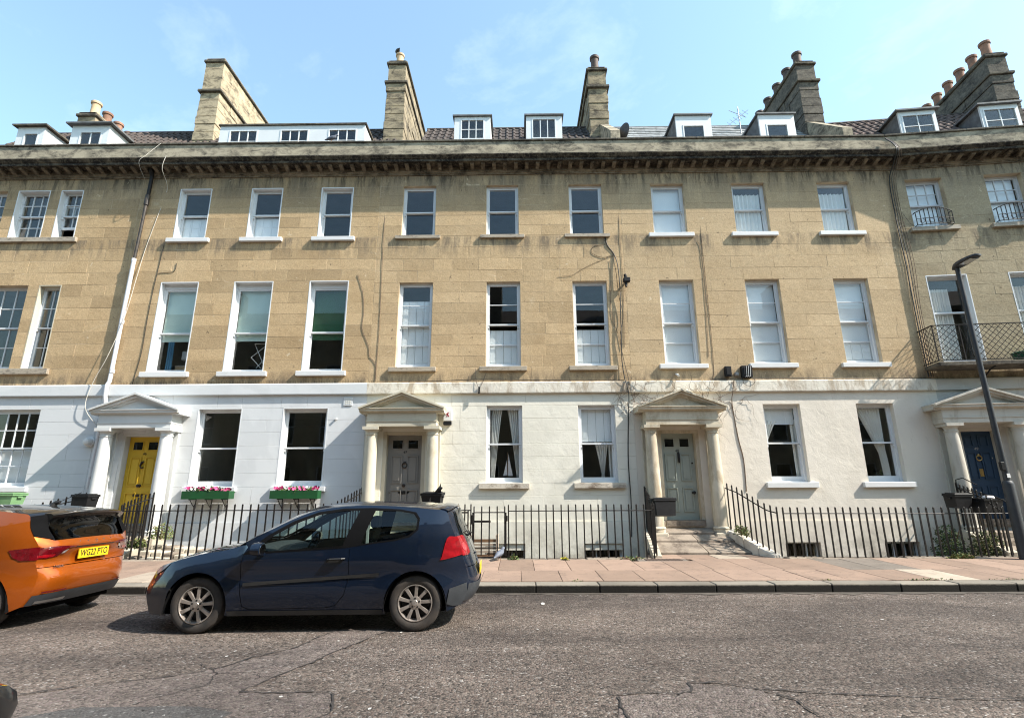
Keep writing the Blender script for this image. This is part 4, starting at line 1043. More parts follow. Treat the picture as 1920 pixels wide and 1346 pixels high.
def dwarf(p,q,w,h,name,label,mat='rough_stone',base=-1.9):
    """low sloping side wall beside steps, of several coping stones"""
    o=thing(name,label,'wall',(p[0],p[1],0)); P,Q=Vector(p),Vector(q); n=max(2,round((Q-P).length/.42))
    d=(Q-P); nx=Vector((-d.y,d.x,0)).normalized()*w/2
    for i in range(n):
        a_=P+d*(i/n+.006); b_=P+d*((i+1)/n-.006); e=rr.uniform(-.012,.012); c=.025
        vs=[]
        for t in (a_,b_):
            for s,zz in ((-1,base),(1,base),(1,t.z+e-c),(1-.12,t.z+e),(-1+.12,t.z+e),(-1,t.z+e-c)): vs.append((t.x+nx.x*s,t.y+nx.y*s,zz))
        MB().add(vs,[(0,1,2,3,4,5),(11,10,9,8,7,6)]+[(k,(k+1)%6,6+(k+1)%6,6+k) for k in range(6)]).build('coping_stone',mat,o)
    return o
dwarf((5.72,12.28,.24),(5.12,13.92,.80),.24,.1,'side_wall','whitewashed sloping kerb right of the sage green door steps','stucco_ivory')
dwarf((3.06,12.24,.24),(3.26,13.92,.72),.20,.1,'side_wall','rough whitened kerb left of the sage green door steps')
dwarf((-9.02,12.3,.26),(-9.28,13.92,.66),.22,.1,'side_wall','pale stone kerb right of the yellow door steps')
dwarf((-11.05,12.3,.26),(-10.85,13.92,.66),.22,.1,'side_wall','pale stone kerb left of the yellow door steps')
dwarf((-4.10,12.3,.26),(-3.95,13.92,.66),.20,.1,'side_wall','pale stone kerb left of the grey door steps')
dwarf((-2.02,12.3,.26),(-2.16,13.92,.66),.20,.1,'side_wall','pale stone kerb right of the grey door steps')
dwarf((10.90,12.3,.26),(11.15,13.85,.70),.24,.1,'side_wall','weedy stone kerb left of the navy door steps')
# sloping stone slab beside the yellow door, behind the railing
o=thing('stone_slope','sloping slab of rough stone behind the railing under the left window box','slab',(-8.2,12.8,0))
for i in range(6):
    for k in range(3):
        x0_,x1_=-8.85+i*.27,-8.59+i*.27; y0_,y1_=12.4+k*.42,12.81+k*.42; z_=.14+k*.09-i*.03+rr.uniform(-.01,.01)
        MB().cbox(x0_,x1_,y0_,y1_,-1.9,z_+.10,.02).build('stone','rough_stone' if (i+k)%3 else 'step_stone',o)
# ------------------------------------------------------------------ railings
def railing(label,path,spacing=.165,tip=.14,group='railings in front of the houses',mat='iron',loop=None,railr=.016,bw=.027,gate=False,name='iron_railing'):
    """path: list of (x,y,zfoot,ztop): a handrail with square bars whose tips stand above it"""
    og=(path[0][0],path[0][1],path[0][2]); o=thing(name,label,'gate' if gate else 'railing',og,0,group)
    pts=[Vector(p[:2]) for p in path]; L=[0]
    for a,b in zip(pts[:-1],pts[1:]): L.append(L[-1]+(b-a).length)
    def at(s):
        for i in range(len(L)-1):
            if s<=L[i+1]+1e-9:
                t=(s-L[i])/max(1e-9,L[i+1]-L[i]); p,q=path[i],path[i+1]; return [p[k]+(q[k]-p[k])*t for k in range(4)]
        return list(path[-1])
    n=max(1,round(L[-1]/spacing))
    for i in range(n+1):
        x,y,zf,zt=at(L[-1]*i/n); x+=rr.uniform(-.006,.006); lx=rr.uniform(-.006,.006)
        b=bw/2; mb=MB(); h=zt+tip
        mb.add([(x-b,y-b,zf),(x+b,y-b,zf),(x+b,y+b,zf),(x-b,y+b,zf),(x-b+lx,y-b,h-.03),(x+b+lx,y-b,h-.03),(x+b+lx,y+b,h-.03),(x-b+lx,y+b,h-.03),(x+lx,y,h)],
               [(0,3,2,1),(0,1,5,4),(1,2,6,5),(2,3,7,6),(3,0,4,7),(4,5,8),(5,6,8),(6,7,8),(7,4,8)])
        mb.build('bar',mat,o,fix=False)
    m=max(8,n*2)
    rp=[at(L[-1]*k/m) for k in range(m+1)]
    MB().tube([(p[0],p[1],p[3]) for p in rp],railr,6,.8).build('rail',mat,o,fix=False)
    return o
G='iron railings along the pavement'
railing('black iron railing in front of the window boxes, behind the blue car',[(-8.98,12.2,.19,1.24),(-4.22,12.2,.19,1.24)],.18,.15,G)
railing('black iron side railing between yellow door and window boxes',[(-8.98,12.26,.22,1.28),(-9.16,13.0,.45,1.42),(-9.25,13.86,.66,1.58)],.17,.15,G)
railing('black iron side railing left of the yellow door',[(-11.05,12.26,.22,1.26),(-10.95,13.0,.45,1.42),(-10.88,13.86,.66,1.58)],.17,.15,G)
railing('black iron railing at the left edge behind the orange car',[(-18.0,12.2,.19,1.24),(-11.2,12.2,.19,1.24)],.18,.15,G)
railing('short iron side railing left of the grey door',[(-4.10,12.26,.22,1.30),(-4.02,13.0,.45,1.48),(-3.97,13.86,.66,1.66)],.17,.15,G)
railing('iron side railing right of the grey door',[(-2.02,12.26,.22,1.28),(-2.10,13.0,.45,1.42),(-2.14,13.86,.66,1.58)],.17,.15,G)
railing('short iron railing between grey door steps and the area gate',[(-1.92,12.2,.19,1.22),(-1.06,12.2,.19,1.22)],.15,.15,G)
railing('black iron railing between the area gate and the sage green door',[(-.22,12.2,.19,1.20),(2.98,12.2,.19,1.20)],.165,.15,G)
railing('iron side railing left of the sage green door',[(3.04,12.24,.24,1.22),(3.14,13.0,.45,1.40),(3.24,13.86,.70,1.62)],.15,.14,G)
railing('iron side railing sweeping down right of the sage green door',[(5.14,13.90,.80,1.76),(5.36,13.3,.60,1.58),(5.55,12.75,.40,1.32),(5.66,12.45,.30,1.18),(5.76,12.2,.22,1.13)],.165,.15,G)
railing('black iron railing under the right-hand ground floor windows',[(5.90,12.2,.19,1.12),(10.75,12.2,.19,1.10)],.165,.15,G)
o=railing('iron side railing left of the navy door with a looped handrail',[(10.82,12.26,.22,1.12),(10.92,12.9,.45,1.46),(11.06,13.7,.66,1.66)],.15,.15,G)
MB().tube([(10.80,12.2,1.10),(11.02,12.22,1.11),(11.12,12.34,1.20),(11.16,12.55,1.36),(11.14,12.75,1.45),(11.06,13.7,1.68)],.014,6).build('looped_rail','iron',o)
MB().tube([(11.06,13.7,1.68),(11.02,13.62,1.86),(10.98,13.35,1.90),(10.95,12.95,1.72)],.012,6).build('looped_rail','iron',o)
# area gate with latch, hinges and lock bar
g=railing('iron area gate with a bolt, right of the blue car',[(-1.0,12.2,.26,1.17),(-.30,12.2,.26,1.17)],.165,.15,None,gate=True,name='area_gate')
MB().bar((-1.02,12.2,.42),(-.28,12.2,.42),.03,.02).build('rail','iron',g); MB().bar((-1.02,12.2,.24),(-1.02,12.2,1.17),.03,.03).build('stile','iron',g); MB().bar((-.28,12.2,.24),(-.28,12.2,1.17),.03,.03).build('stile','iron',g)
MB().bar((-.98,12.17,.98),(-.62,12.17,.98),.03,.045).build('bolt','iron',g); MB().cbox(-1.05,-.99,12.15,12.23,.92,1.12,.006).build('hinge','iron',g); MB().cbox(-.30,-.24,12.15,12.23,.98,1.10,.006).build('latch','iron',g)
# ladder-like frame and wooden crate seen behind the gate
fr=thing('iron_ladder','rusty iron ladder frame standing behind the gate beside the blue car','frame',(-1.4,12.7,0))
for x in (-1.62,-1.16): MB().bar((x,12.55,.0),(x,12.55,1.20),.05,.03).build('upright','iron_worn',fr)
for z in (.30,.62,.88,1.16): MB().bar((-1.62,12.55,z),(-1.16,12.55,z),.03,.035).build('rung','iron_worn',fr)
MB().box(-1.7,-.40,12.5,12.6,.12,.20).build('base','iron_worn',fr)
cr_=thing('wooden_crate','wooden crate with slotted front behind the area gate','crate',(-.85,12.75,.2))
MB().box(-1.05,-.52,12.62,12.64,.20,.24).box(-1.05,-.52,12.62,12.64,.50,.57).build('front_rail','timber',cr_)
for z in (.27,.345,.42): MB().box(-1.05,-.52,12.62,12.64,z,z+.055).build('slat','slab_pale',cr_)
for x in (-1.09,-.52): MB().box(x,x+.05,12.60,13.0,.20,.66).build('end_board','slab_pale',cr_)
MB().box(-1.09,-.47,12.6,13.0,.14,.20).build('bottom','timber',cr_)

# ------------------------------------------------------------------ recycling boxes and bins
def crate(name,label,cx,cy,cz,w,d,h,mat,rot=0,tilt=0,lid=True,parent_group=None):
    o=thing(name,label,'recycling box',(cx,cy,cz),rot,parent_group)
    mb=MB(); t=.012
    def ring(f,z): return [(cx-w/2*f,cy-d/2*f,z),(cx+w/2*f,cy-d/2*f,z),(cx+w/2*f,cy+d/2*f,z),(cx-w/2*f,cy+d/2*f,z)]
    r=[ring(.84,cz),ring(.97,cz+h),ring(1.04,cz+h),ring(1.04,cz+h-.035),]
    inner=[ring(.94,cz+h),ring(.81,cz+.015)]
    vs=[p for q in (r[3],r[2],inner[0],inner[1]) for p in q]
    n=MB(); n.add(ring(.84,cz)+ring(.97,cz+h-.01),[(3,2,1,0),(0,1,5,4),(1,2,6,5),(2,3,7,6),(3,0,4,7)])
    n.add(vs,[tuple((i*4+k,i*4+(k+1)%4,(i+1)*4+(k+1)%4,(i+1)*4+k)) for i in range(3) for k in range(4)]+[(12,13,14,15)])
    b=n.build('body',mat,o)
    for s in (-1,1): MB().cbox(cx+s*w*.51-.015,cx+s*w*.51+.015,cy-.06,cy+.06,cz+h-.09,cz+h-.05,.005).build('handle',mat,o)
    if lid:
        l=MB(); l.cbox(cx-w*.53,cx+w*.53,cy-d*.53,cy+d*.53,cz+h+.001,cz+h+.03,.01); l.cbox(cx-w*.42,cx+w*.42,cy-d*.42,cy+d*.42,cz+h+.03,cz+h+.045,.01); l.build('lid',mat,o)
    o.rotation_euler=(tilt,0,rot); return o
crate('recycling_box','black plastic box hung on the railing beside the sage green door',3.36,12.62,1.06,.52,.38,.36,'black_plastic',R(8),R(-6))
crate('recycling_box','black plastic box hung on the railing left of the yellow door',-10.55,13.05,1.30,.44,.34,.28,'black_plastic',R(-4),0)
crate('recycling_box','lime green plastic box at the left edge behind the orange car',-12.62,13.2,1.38,.62,.40,.24,'green_plastic',0,0)
crate('recycling_box','upper left of two black boxes hung on the railing by the navy door',10.42,12.95,1.20,.44,.34,.30,'black_plastic',R(5),R(3))
crate('recycling_box','right of two black boxes hung on the railing by the navy door',10.98,12.85,1.08,.52,.36,.34,'black_plastic',R(8),R(5),lid=False)
crate('recycling_box','black plastic box above the blue car roof, right of the grey door',-2.05,12.95,1.36,.50,.34,.22,'black_plastic',R(-6),R(4))
o=tag(MB().tube([(-1.95,12.8,1.60),(-1.86,12.75,1.70),(-1.80,12.72,1.72)],[.05,.05,.02],8).add([(-1.95,12.8,1.6),(-1.84,12.74,1.83),(-1.82,12.74,1.60)],[(0,1,2)]).build('umbrella','black_plastic',None,False,(-1.9,12.8,1.6)),'folded black umbrella sticking out of the box by the grey door','umbrella')
tag(MB().lathe([(.02,0),(.11,.01),(.12,.04),(.09,.075),(.02,.08)],10.98,12.75,10,1.40).build('bottle_bag','petal_white',None,True,(10.98,12.75,1.4)),'pale crumpled packaging in the black box by the navy door','packaging')

# ------------------------------------------------------------------ window boxes with flowers
def window_box(label,u0,u1,z0,seed):
    y0,y1=FRONT-.36,FRONT-.10; o=thing('window_box',label,'window box',((u0+u1)/2,(y0+y1)/2,z0)); r=random.Random(seed)
    MB().box(u0,u1,y0,y0+.02,z0,z0+.20).box(u0,u1,y1-.02,y1,z0,z0+.20).box(u0,u0+.02,y0+.02,y1-.02,z0,z0+.199).box(u1-.02,u1,y0+.02,y1-.02,z0,z0+.199).box(u0+.02,u1-.02,y0+.02,y1-.02,z0,z0+.02).build('trough','green_paint',o)
    MB().box(u0+.02,u1-.02,y0+.02,y1-.02,z0+.14,z0+.17).build('soil','soil',o)
    for k in range(3):
        x=u0+(u1-u0)*(.16+.34*k)
        MB().tube([(x,FRONT-.02,z0-.01),(x,y0+.02,z0-.01)],.012,5).tube([(x,FRONT-.02,z0-.26),(x,FRONT-.02,z0)],.012,5).tube([(x,FRONT-.02,z0-.24),(x,FRONT-.16,z0-.14),(x,y0+.06,z0-.01)],.010,5).build('bracket','iron',o)
    leafy(o,'leaves',((u0+u1)/2,(y0+y1)/2,z0+.17),((u1-u0)/2*.95,.11,.12),420,'leaf',.06,seed)
    spots=[(u0+(u1-u0)*t) for t in (.06,.14,.22,.33,.42,.50,.60,.68,.76,.86,.94)]
    ms=['petal_dark','petal_pink','petal_pink','petal_dark','petal_white','petal_dark','petal_white','petal_dark','petal_pink','petal_pink','petal_dark']
    r.shuffle(ms)
    for x,m in zip(spots,ms):
        mb=MB()
        for q in range(5):
            c=Vector((x+r.uniform(-.05,.05),(y0+y1)/2+r.uniform(-.12,.05),z0+.21+r.uniform(0,.08))); nrm=Vector((r.gauss(0,.4),-1,r.gauss(.5,.4))).normalized()
            s=nrm.cross(Vector((0,0,1))).normalized(); t=nrm.cross(s); rad=r.uniform(.03,.045)
            ring=[c+s*(rad*(1 if k%2 else .72)*math.cos(k*math.pi/5))+t*(rad*(1 if k%2 else .72)*math.sin(k*math.pi/5))+nrm*.012 for k in range(10)]
            mb.add([c]+ring,[(0,k+1,(k+1)%10+1) for k in range(10)])
        mb.build('blossoms',m,o,fix=False)
window_box('left green window box with pink and white petunias',-8.58,-7.36,1.48,3)
window_box('right green window box with pink and white petunias',-6.32,-5.10,1.48,8)

# ------------------------------------------------------------------ curtains and things inside the windows
yy=FRONT+.245
curtain('white tied curtain at the left of the window right of the grey door',-.72,-.42,-.74,-.62,1.98,3.80,yy,folds=5,waist=(2.05,-.72,-.62)) 
curtain('white tied curtain at the right of the window right of the grey door',-.28,.05,-.04,.06,1.98,3.80,yy,folds=5,waist=(2.05,-.04,.05))
curtain('single white tied curtain under the shutters left of the sage green door',2.06,2.46,2.22,2.32,1.95,2.96,yy+.05,folds=5,waist=(2.06,2.24,2.31))
curtain('white curtain edge at the right of the shuttered window',2.44,2.55,2.46,2.55,1.95,2.96,yy+.05,folds=2)
curtain('white curtain drawn to the left under the roller blind',6.66,7.02,6.66,6.72,2.9,3.45,yy+.03,folds=4)
curtain('pale curtain hanging at the right side of the blind window',7.40,7.54,7.42,7.54,1.95,3.5,yy+.06,folds=2)
curtain('white curtain swept to the right above the pot plant',9.18,9.86,9.70,9.88,1.95,3.78,yy+.03,folds=8,waist=(2.6,9.66,9.84))
curtain('blue curtain inside the first floor window over the yellow door',-10.02,-9.84,-10.02,-9.84,4.95,5.84,yy+.06,'curtain_blue',3)
for i,(a_,b_) in enumerate(((6.55,7.40),(9.12,9.95))):
    curtain(['net curtain in the middle top floor window above the sage house','net curtain in the right top floor window above the sage house'][i],a_,b_,a_,b_,9.0,10.35,yy+.02,folds=7)
for i,(a_,b_) in enumerate(((11.78,12.35),(13.95,14.7))):
    o=curtain(['grey pleated curtain behind the balcony railing','pleated curtain in the balcony window cut by the right edge'][i],a_,b_,a_,b_,5.05,7.2,yy+.05,folds=9)
    p=w49((a_+b_)/2,yy+.05,5.05); o.location=p; o.rotation_euler=(0,0,R(-5.5))
bx=thing('cardboard_box','cardboard box on the sill inside the first floor window over the yellow door','box',(-9.6,FRONT+.5,4.9))
MB().box(-9.80,-9.42,FRONT+.42,FRONT+.72,4.92,5.14).build('carton','cardboard',bx); MB().box(-9.805,-9.415,FRONT+.41,FRONT+.73,5.14,5.16).build('flap','slab_pale',bx)
tag(MB().cbox(-9.72,-9.44,FRONT+.5,FRONT+.7,5.36,5.62,.02).box(-9.6,-9.56,FRONT+.58,FRONT+.62,5.16,5.36).build('desk_lamp','car_cloth_light',None,False,(-9.6,FRONT+.6,5.16)),'pale lamp shade inside the first floor window over the yellow door','lamp')
dr=MB()
for a_,b_ in (((-7.62,5.82),(-7.22,5.05)),((-7.22,5.82),(-7.68,5.42)),((-7.68,5.42),(-7.35,5.08)),((-7.62,5.82),(-7.22,5.82)),((-7.22,5.45),(-7.5,5.10))): dr.tube([(a_[0],FRONT+.5,a_[1]),(b_[0],FRONT+.5,b_[1])],.010,5)
tag(dr.build('clothes_airer','white_plastic',None,False,(-7.45,FRONT+.5,5.0)),'white folding clothes airer inside the middle first floor window','airer')
bt=thing('toy_boat','model sailing boat with a white sail on the sill between tied curtains','toy boat',(-.3,FRONT+.36,1.97))
MB().prism_y([(-.42,1.99),(-.40,1.965),(-.18,1.965),(-.14,1.99)],FRONT+.34,FRONT+.38).build('hull','timber',bt); MB().tube([(-.28,FRONT+.36,1.98),(-.28,FRONT+.36,2.66)],.008,5).build('mast','timber',bt)
MB().prism_y([(-.27,2.04),(-.14,2.04),(-.26,2.62)],FRONT+.357,FRONT+.363).build('sail','petal_white',bt); MB().prism_y([(-.29,2.06),(-.40,2.04),(-.30,2.45)],FRONT+.357,FRONT+.363).build('jib','petal_white',bt)
pt=thing('pot_plant','green pot plant on the sill of the right ground floor window','plant',(9.72,FRONT+.40,1.95))
MB().lathe([(.05,0),(.07,.10),(.075,.10)],9.72,FRONT+.40,12,1.90).build('pot','terracotta',pt,True)
r=random.Random(4); lf=MB()
for k in range(26):
    a_=r.uniform(0,6.28); L=r.uniform(.14,.26); c=Vector((9.72,FRONT+.40,2.0)); d_=Vector((math.cos(a_),math.sin(a_)*.5,r.uniform(.2,1.1))).normalized(); s=d_.cross(Vector((0,0,1))).normalized()*.02; e=c+d_*L+Vector((0,0,-.05))
    lf.add([c,c+d_*L*.5+s+Vector((0,0,.02)),e,c+d_*L*.5-s+Vector((0,0,.02))],[(0,1,2,3)])
lf.build('leaves','leaf',pt,fix=False)
# ------------------------------------------------------------------ pipes and cables on the facades
dp=thing('drainpipe','pale grey and black drainpipe down the wall left of the yellow door','drainpipe',(-11.16,FRONT-.09,1.6))
yp=FRONT-.09
MB().tube([(-11.10,yp,11.05),(-11.11,yp,10.3)],.052,10).build('iron_section','iron',dp,True)
MB().tube([(-11.11,yp,10.34),(-11.12,yp,10.02)],.068,10).build('collar','iron_worn',dp,True)
MB().tube([(-11.12,yp,10.05),(-11.15,yp,8.7),(-11.165,yp,8.2)],.044,10).build('iron_section','iron_worn',dp,True)
MB().tube([(-11.165,yp,8.25),(-11.185,yp,6.3)],.055,12).build('plastic_section','pvc_grey',dp,True)
MB().tube([(-11.185,yp,6.3),(-11.20,yp-.0,4.62),(-11.20,yp-.06,4.5),(-11.20,yp-.06,4.20),(-11.205,yp,4.05),(-11.22,yp,1.75)],.053,12).build('plastic_section','pvc_grey',dp,True)
for z in (8.22,6.32,4.9,2.1): MB().tube([(-11.17-.004*(8-z),yp,z-.05),(-11.17-.004*(8-z),yp,z+.05)],.062,12).build('collar','pvc_grey',dp)
MB().tube([(-11.10,FRONT-.2,11.2),(-11.10,FRONT-.14,11.1),(-11.10,yp,11.0)],.06,10).build('offset','iron',dp,True)
def cable(label,pts,r=.010,mat='cable_black',smooth=True,cat='cable',name='cable',n=5):
    P=[Vector(p) for p in pts]
    if smooth and len(P)>2:
        Q=[]
        for i in range(len(P)-1):
            p0,p1,p2,p3=P[max(i-1,0)],P[i],P[i+1],P[min(i+2,len(P)-1)]
            for k in range(6):
                t=k/6; Q.append(.5*((2*p1)+(p2-p0)*t+(2*p0-5*p1+4*p2-p3)*t*t+(3*p1-p0-3*p2+p3)*t**3))
        Q.append(P[-1]); P=Q
    return tag(MB().tube(P,r*.75,n).build(name,mat,None,True,tuple(pts[-1]),fix=False),label,cat)
F=FRONT; yc=F-.012
cable('thin pale cable falling from the cornice right of the drainpipe',[(-10.45,F-.52,11.4),(-10.55,F-.45,11.0),(-10.62,yc,10.6),(-10.78,yc,9.6),(-10.95,yc,8.6),(-11.02,yc-.05,7.6),(-11.08,F-.15,6.4),(-11.3,F-.2,5.3),(-11.62,F-.12,4.6),(-11.72,F-.1,3.9),(-11.35,F-.04,3.4)],.011,'cable_white')
cable('thin pale wire hanging over the parapet near the drainpipe',[(-11.0,F-.11,12.15),(-11.1,F-.45,11.5),(-11.25,F-.5,11.2),(-11.3,F-.1,10.9)],.006,'cable_white')
cable('dark cable down the wall left of the white first floor windows',[(-10.42,yc,8.75),(-10.46,yc,8.0),(-10.50,yc,7.3),(-10.52,yc,6.4),(-10.52,yc,5.4),(-10.62,yc,4.54)],.009)
cable('short dark cable curling beside the first floor window head',[(-9.95,yc,8.15),(-9.98,yc,7.9),(-10.2,yc,7.86),(-10.44,yc,7.84)],.009)
cable('thin brown cable down the joint between yellow and grey door houses',[(-3.92,F-.52,11.38),(-3.93,yc,10.9),(-3.92,yc,9),(-3.90,yc,7.4),(-3.88,yc,6),(-3.90,yc,4.56)],.008,'cable_brown')
cable('wavering brown cable right of the green blind window',[(-4.60,yc,7.75),(-4.42,yc,7.2),(-4.35,yc,6.6),(-4.36,yc,6.1),(-4.15,yc,5.6),(-4.10,yc,5.3),(-3.92,yc,5.05),(-3.91,yc,4.6)],.009,'cable_brown')
cable('thick black cable down the wall left of the sage green door',[(2.60,yc,8.95),(2.66,yc,8.6),(2.84,yc,8.3),(2.92,F-.06,7.9),(2.94,F-.07,7.2),(2.92,F-.06,6.5),(2.90,F-.07,5.8),(2.88,F-.06,5.1),(2.92,F-.08,4.6),(2.96,F-.12,4.4),(3.00,F-.10,4.1),(2.96,yc,3.4),(2.90,yc,2.4),(2.90,F-.05,1.4),(2.86,F-.06,.5)],.019)
cable('second black cable twisting beside the thick one',[(2.80,yc,8.3),(2.86,F-.05,7.7),(2.90,F-.05,7.0),(2.99,F-.05,6.4),(2.87,F-.05,5.8),(2.92,F-.05,5.2),(3.02,F-.08,4.6),(3.06,F-.12,4.2)],.010)
cable('looping dark cable above the right first floor window',[(2.78,yc,8.28),(2.5,yc,8.2),(2.2,yc,8.35),(2.25,yc,8.55),(2.55,yc,8.62)],.007)
cable('dark wire sagging over the wall towards the right window head',[(2.78,yc,8.25),(2.3,yc,8.05),(1.9,yc,7.85),(1.6,yc,7.66),(1.2,yc,7.62)],.006,'cable_brown')
cable('brown wire down the wall right of the right first floor window',[(2.70,yc,8.1),(2.72,yc,7.6),(2.66,yc,6.9),(2.70,yc,6.3),(2.82,yc,5.9),(2.88,yc,5.4)],.008,'cable_brown')
cable('thin brown cable down the wall past the floodlight',[(2.97,F-.52,11.38),(3.02,yc,10.9),(3.04,yc,9),(3.05,yc,7.6),(3.02,yc,6.4),(2.98,yc,5.5)],.007,'cable_brown')
cable('thin dark cable down between left and middle windows of the sage door house',[(5.44,F-.52,11.38),(5.44,yc,10.9),(5.42,yc,8.4),(5.42,yc,6.6),(5.40,yc,5.2),(5.34,yc,4.6),(5.1,F-.1,4.3)],.008,'cable_brown')
cable('second thin cable beside the left first floor window',[(5.3,yc,8.7),(5.36,yc,8.4),(5.36,yc,7),(5.28,yc,5.2)],.008,'cable_brown')
cable('pale cable down the wall right of the sage door porch',[(5.86,F-.1,4.5),(5.80,F-.1,4.2),(5.78,yc,3.9),(5.84,yc,3.0),(5.92,yc,2.4),(5.90,yc,1.6)],.016,'cable_brown')
cable('dark cable running along the top of the string course',[(-4.0,F-.07,4.56),(-2.4,F-.06,4.56),(-1.0,F-.06,4.60),(.6,F-.06,4.57),(2.9,F-.06,4.56)],.012)
cable('dark cable along the string course right of the junction boxes',[(5.3,F-.06,4.57),(7.0,F-.06,4.58),(9.0,F-.06,4.56),(11.2,F-.06,4.56)],.012)
for i,(dx,m,r_) in enumerate(((0,'cable_black',.022),(.07,'iron_worn',.016),(.13,'cable_brown',.014),(.19,'cable_brown',.010))):
    cable(['thickest black pipe of the bundle at the right house joint','dark cable right of the black pipe at the house joint','third cable of the bundle at the right house joint','outermost thin cable of the bundle at the right house joint'][i],
          [(11.26+dx*.4,F-.14,12.0),(11.22+dx*.6,F-.52,11.4),(11.24+dx,F-.30,11.05),(11.20+dx,F-.05,10.6),(11.16+dx,F-.05,9.4),(11.16+dx*1.3,F-.06,8.0),(11.14+dx*.9,F-.06,6.4),(11.14+dx,F-.06,4.58)],r_,m)
cable('thin wire straying from the bundle to the right top window',[(11.36,F-.08,9.5),(11.45,F-.1,9.25),(11.55,F-.14,9.05),(11.75,F-.18,9.0)],.006)
cable('stray cable hanging under the string course right of the grey door',[(-1.15,F-.06,4.9),(-1.12,F-.10,4.55),(-1.04,F-.12,4.36),(-.95,F-.10,4.5),(-.85,F-.06,4.8)],.007)
tag(MB().tube([(-1.03,F-.12,4.38),(-1.04,F-.12,4.20)],.026,8).build('cable_joint','black_plastic',None,False,(-1.03,F-.12,4.2)),'black cable joint hanging under the string course','cable joint')
# junction boxes
def jbox(label,x,z,w,h,d,mat='black_plastic'):
    o=thing('junction_box',label,'junction box',(x,F-d/2,z)); MB().cbox(x-w/2,x+w/2,F-d,F-.004,z-h/2,z+h/2,.012).build('case',mat,o); MB().cbox(x-w*.36,x+w*.36,F-d-.012,F-d+.002,z-h*.36,z+h*.36,.008).build('cover',mat,o)
    return o
jbox('left black junction box above the string course by the sage door',5.74,4.77,.17,.28,.12); j2=jbox('right black junction box with looped cables by the sage door',6.24,4.76,.28,.32,.14); jbox('small grey junction box between the two black ones',5.98,4.70,.11,.10,.07,'grey_plastic')
for k in range(3): MB().tube([(6.16+k*.05,F-.16,4.60),(6.20+k*.05,F-.16,4.62),(6.22+k*.05,F-.16,4.9)],.006,5).build('strip','white_plastic',j2)
cable('loop of black cable under the right junction box',[(6.1,F-.1,4.6),(6.12,F-.12,4.42),(6.28,F-.12,4.36),(6.42,F-.12,4.48),(6.36,F-.1,4.62)],.009)
# floodlight on the wall
fl=thing('floodlight','small black floodlight on the wall above the sage green door','floodlight',(3.13,F,7.42))
MB().tube([(3.13,F,7.42),(3.13,F-.14,7.42)],.03,8).build('bracket','black_plastic',fl); MB().cbox(3.03,3.22,F-.24,F-.10,7.36,7.50,.02).build('housing','black_plastic',fl); MB().tube([(3.10,F-.17,7.50),(3.08,F-.19,7.60)],[.05,.04],8).build('sensor','black_plastic',fl); MB().tube([(3.11,F-.15,7.38),(3.10,F-.18,7.22)],[.045,.03],8).build('lamp_head','black_plastic',fl)
tag(MB().tube([(4.34,F-.0,4.72),(4.34,F-.10,4.69),(4.36,F-.18,4.64)],[.022,.028,.036],10).build('security_camera','white_plastic',None,True,(4.34,F,4.7)),'small white security camera under the first floor sill','camera')
al=thing('alarm_box','white burglar alarm box with a red emblem right of the grey door porch','alarm box',(-1.88,F-.05,3.6))
MB().cbox(-2.0,-1.76,F-.09,F-.002,3.46,3.78,.02).build('case','white_plastic',al); MB().cbox(-1.99,-1.77,F-.085,F-.01,3.36,3.458,.01).build('light','black_plastic',al)
MB().bar((-1.90,F-.095,3.58),(-1.86,F-.095,3.70),.02,.004,(0,1,0)).bar((-1.84,F-.095,3.58),(-1.88,F-.095,3.66),.02,.004,(0,1,0)).bar((-1.92,F-.096,3.65),(-1.84,F-.096,3.69),.018,.004,(0,1,0)).build('emblem','red_print',al)
vt=thing('plaque','small square wall plaque beside the grey door porch','plaque',(-4.61,F-.01,4.03)); MB().cbox(-4.73,-4.49,F-.022,F+.005,3.91,4.15,.006).build('plate','paint_white',vt)
for i in range(3):
    for k in range(3): MB().box(-4.68+k*.055,-4.645+k*.055,F-.027,F-.02,3.96+i*.055,3.99+i*.055).build('raised_mark','stucco_cream',vt)
wl_=thing('wall_light','round white bulkhead light left of the yellow door','wall light',(-11.46,F,2.97)); MB().tube([(-11.46,F,2.97),(-11.46,F-.05,2.97),(-11.46,F-.06,2.97)],[.13,.13,.11],18).build('back_plate','white_plastic',wl_,True); MB().tube([(-11.46,F-.05,2.97),(-11.46,F-.13,2.97),(-11.46,F-.19,2.97),(-11.46,F-.21,2.97)],[.105,.105,.07,.01],18).build('globe','white_plastic',wl_,True)
MB_=MB().tube([(-4.9,F,3.55),(-4.9,F-.05,3.55)],.03,8); tag(MB_.build('wall_hook','white_plastic',None,False,(-4.9,F,3.55)),'small white hook on the wall right of the window box','hook')
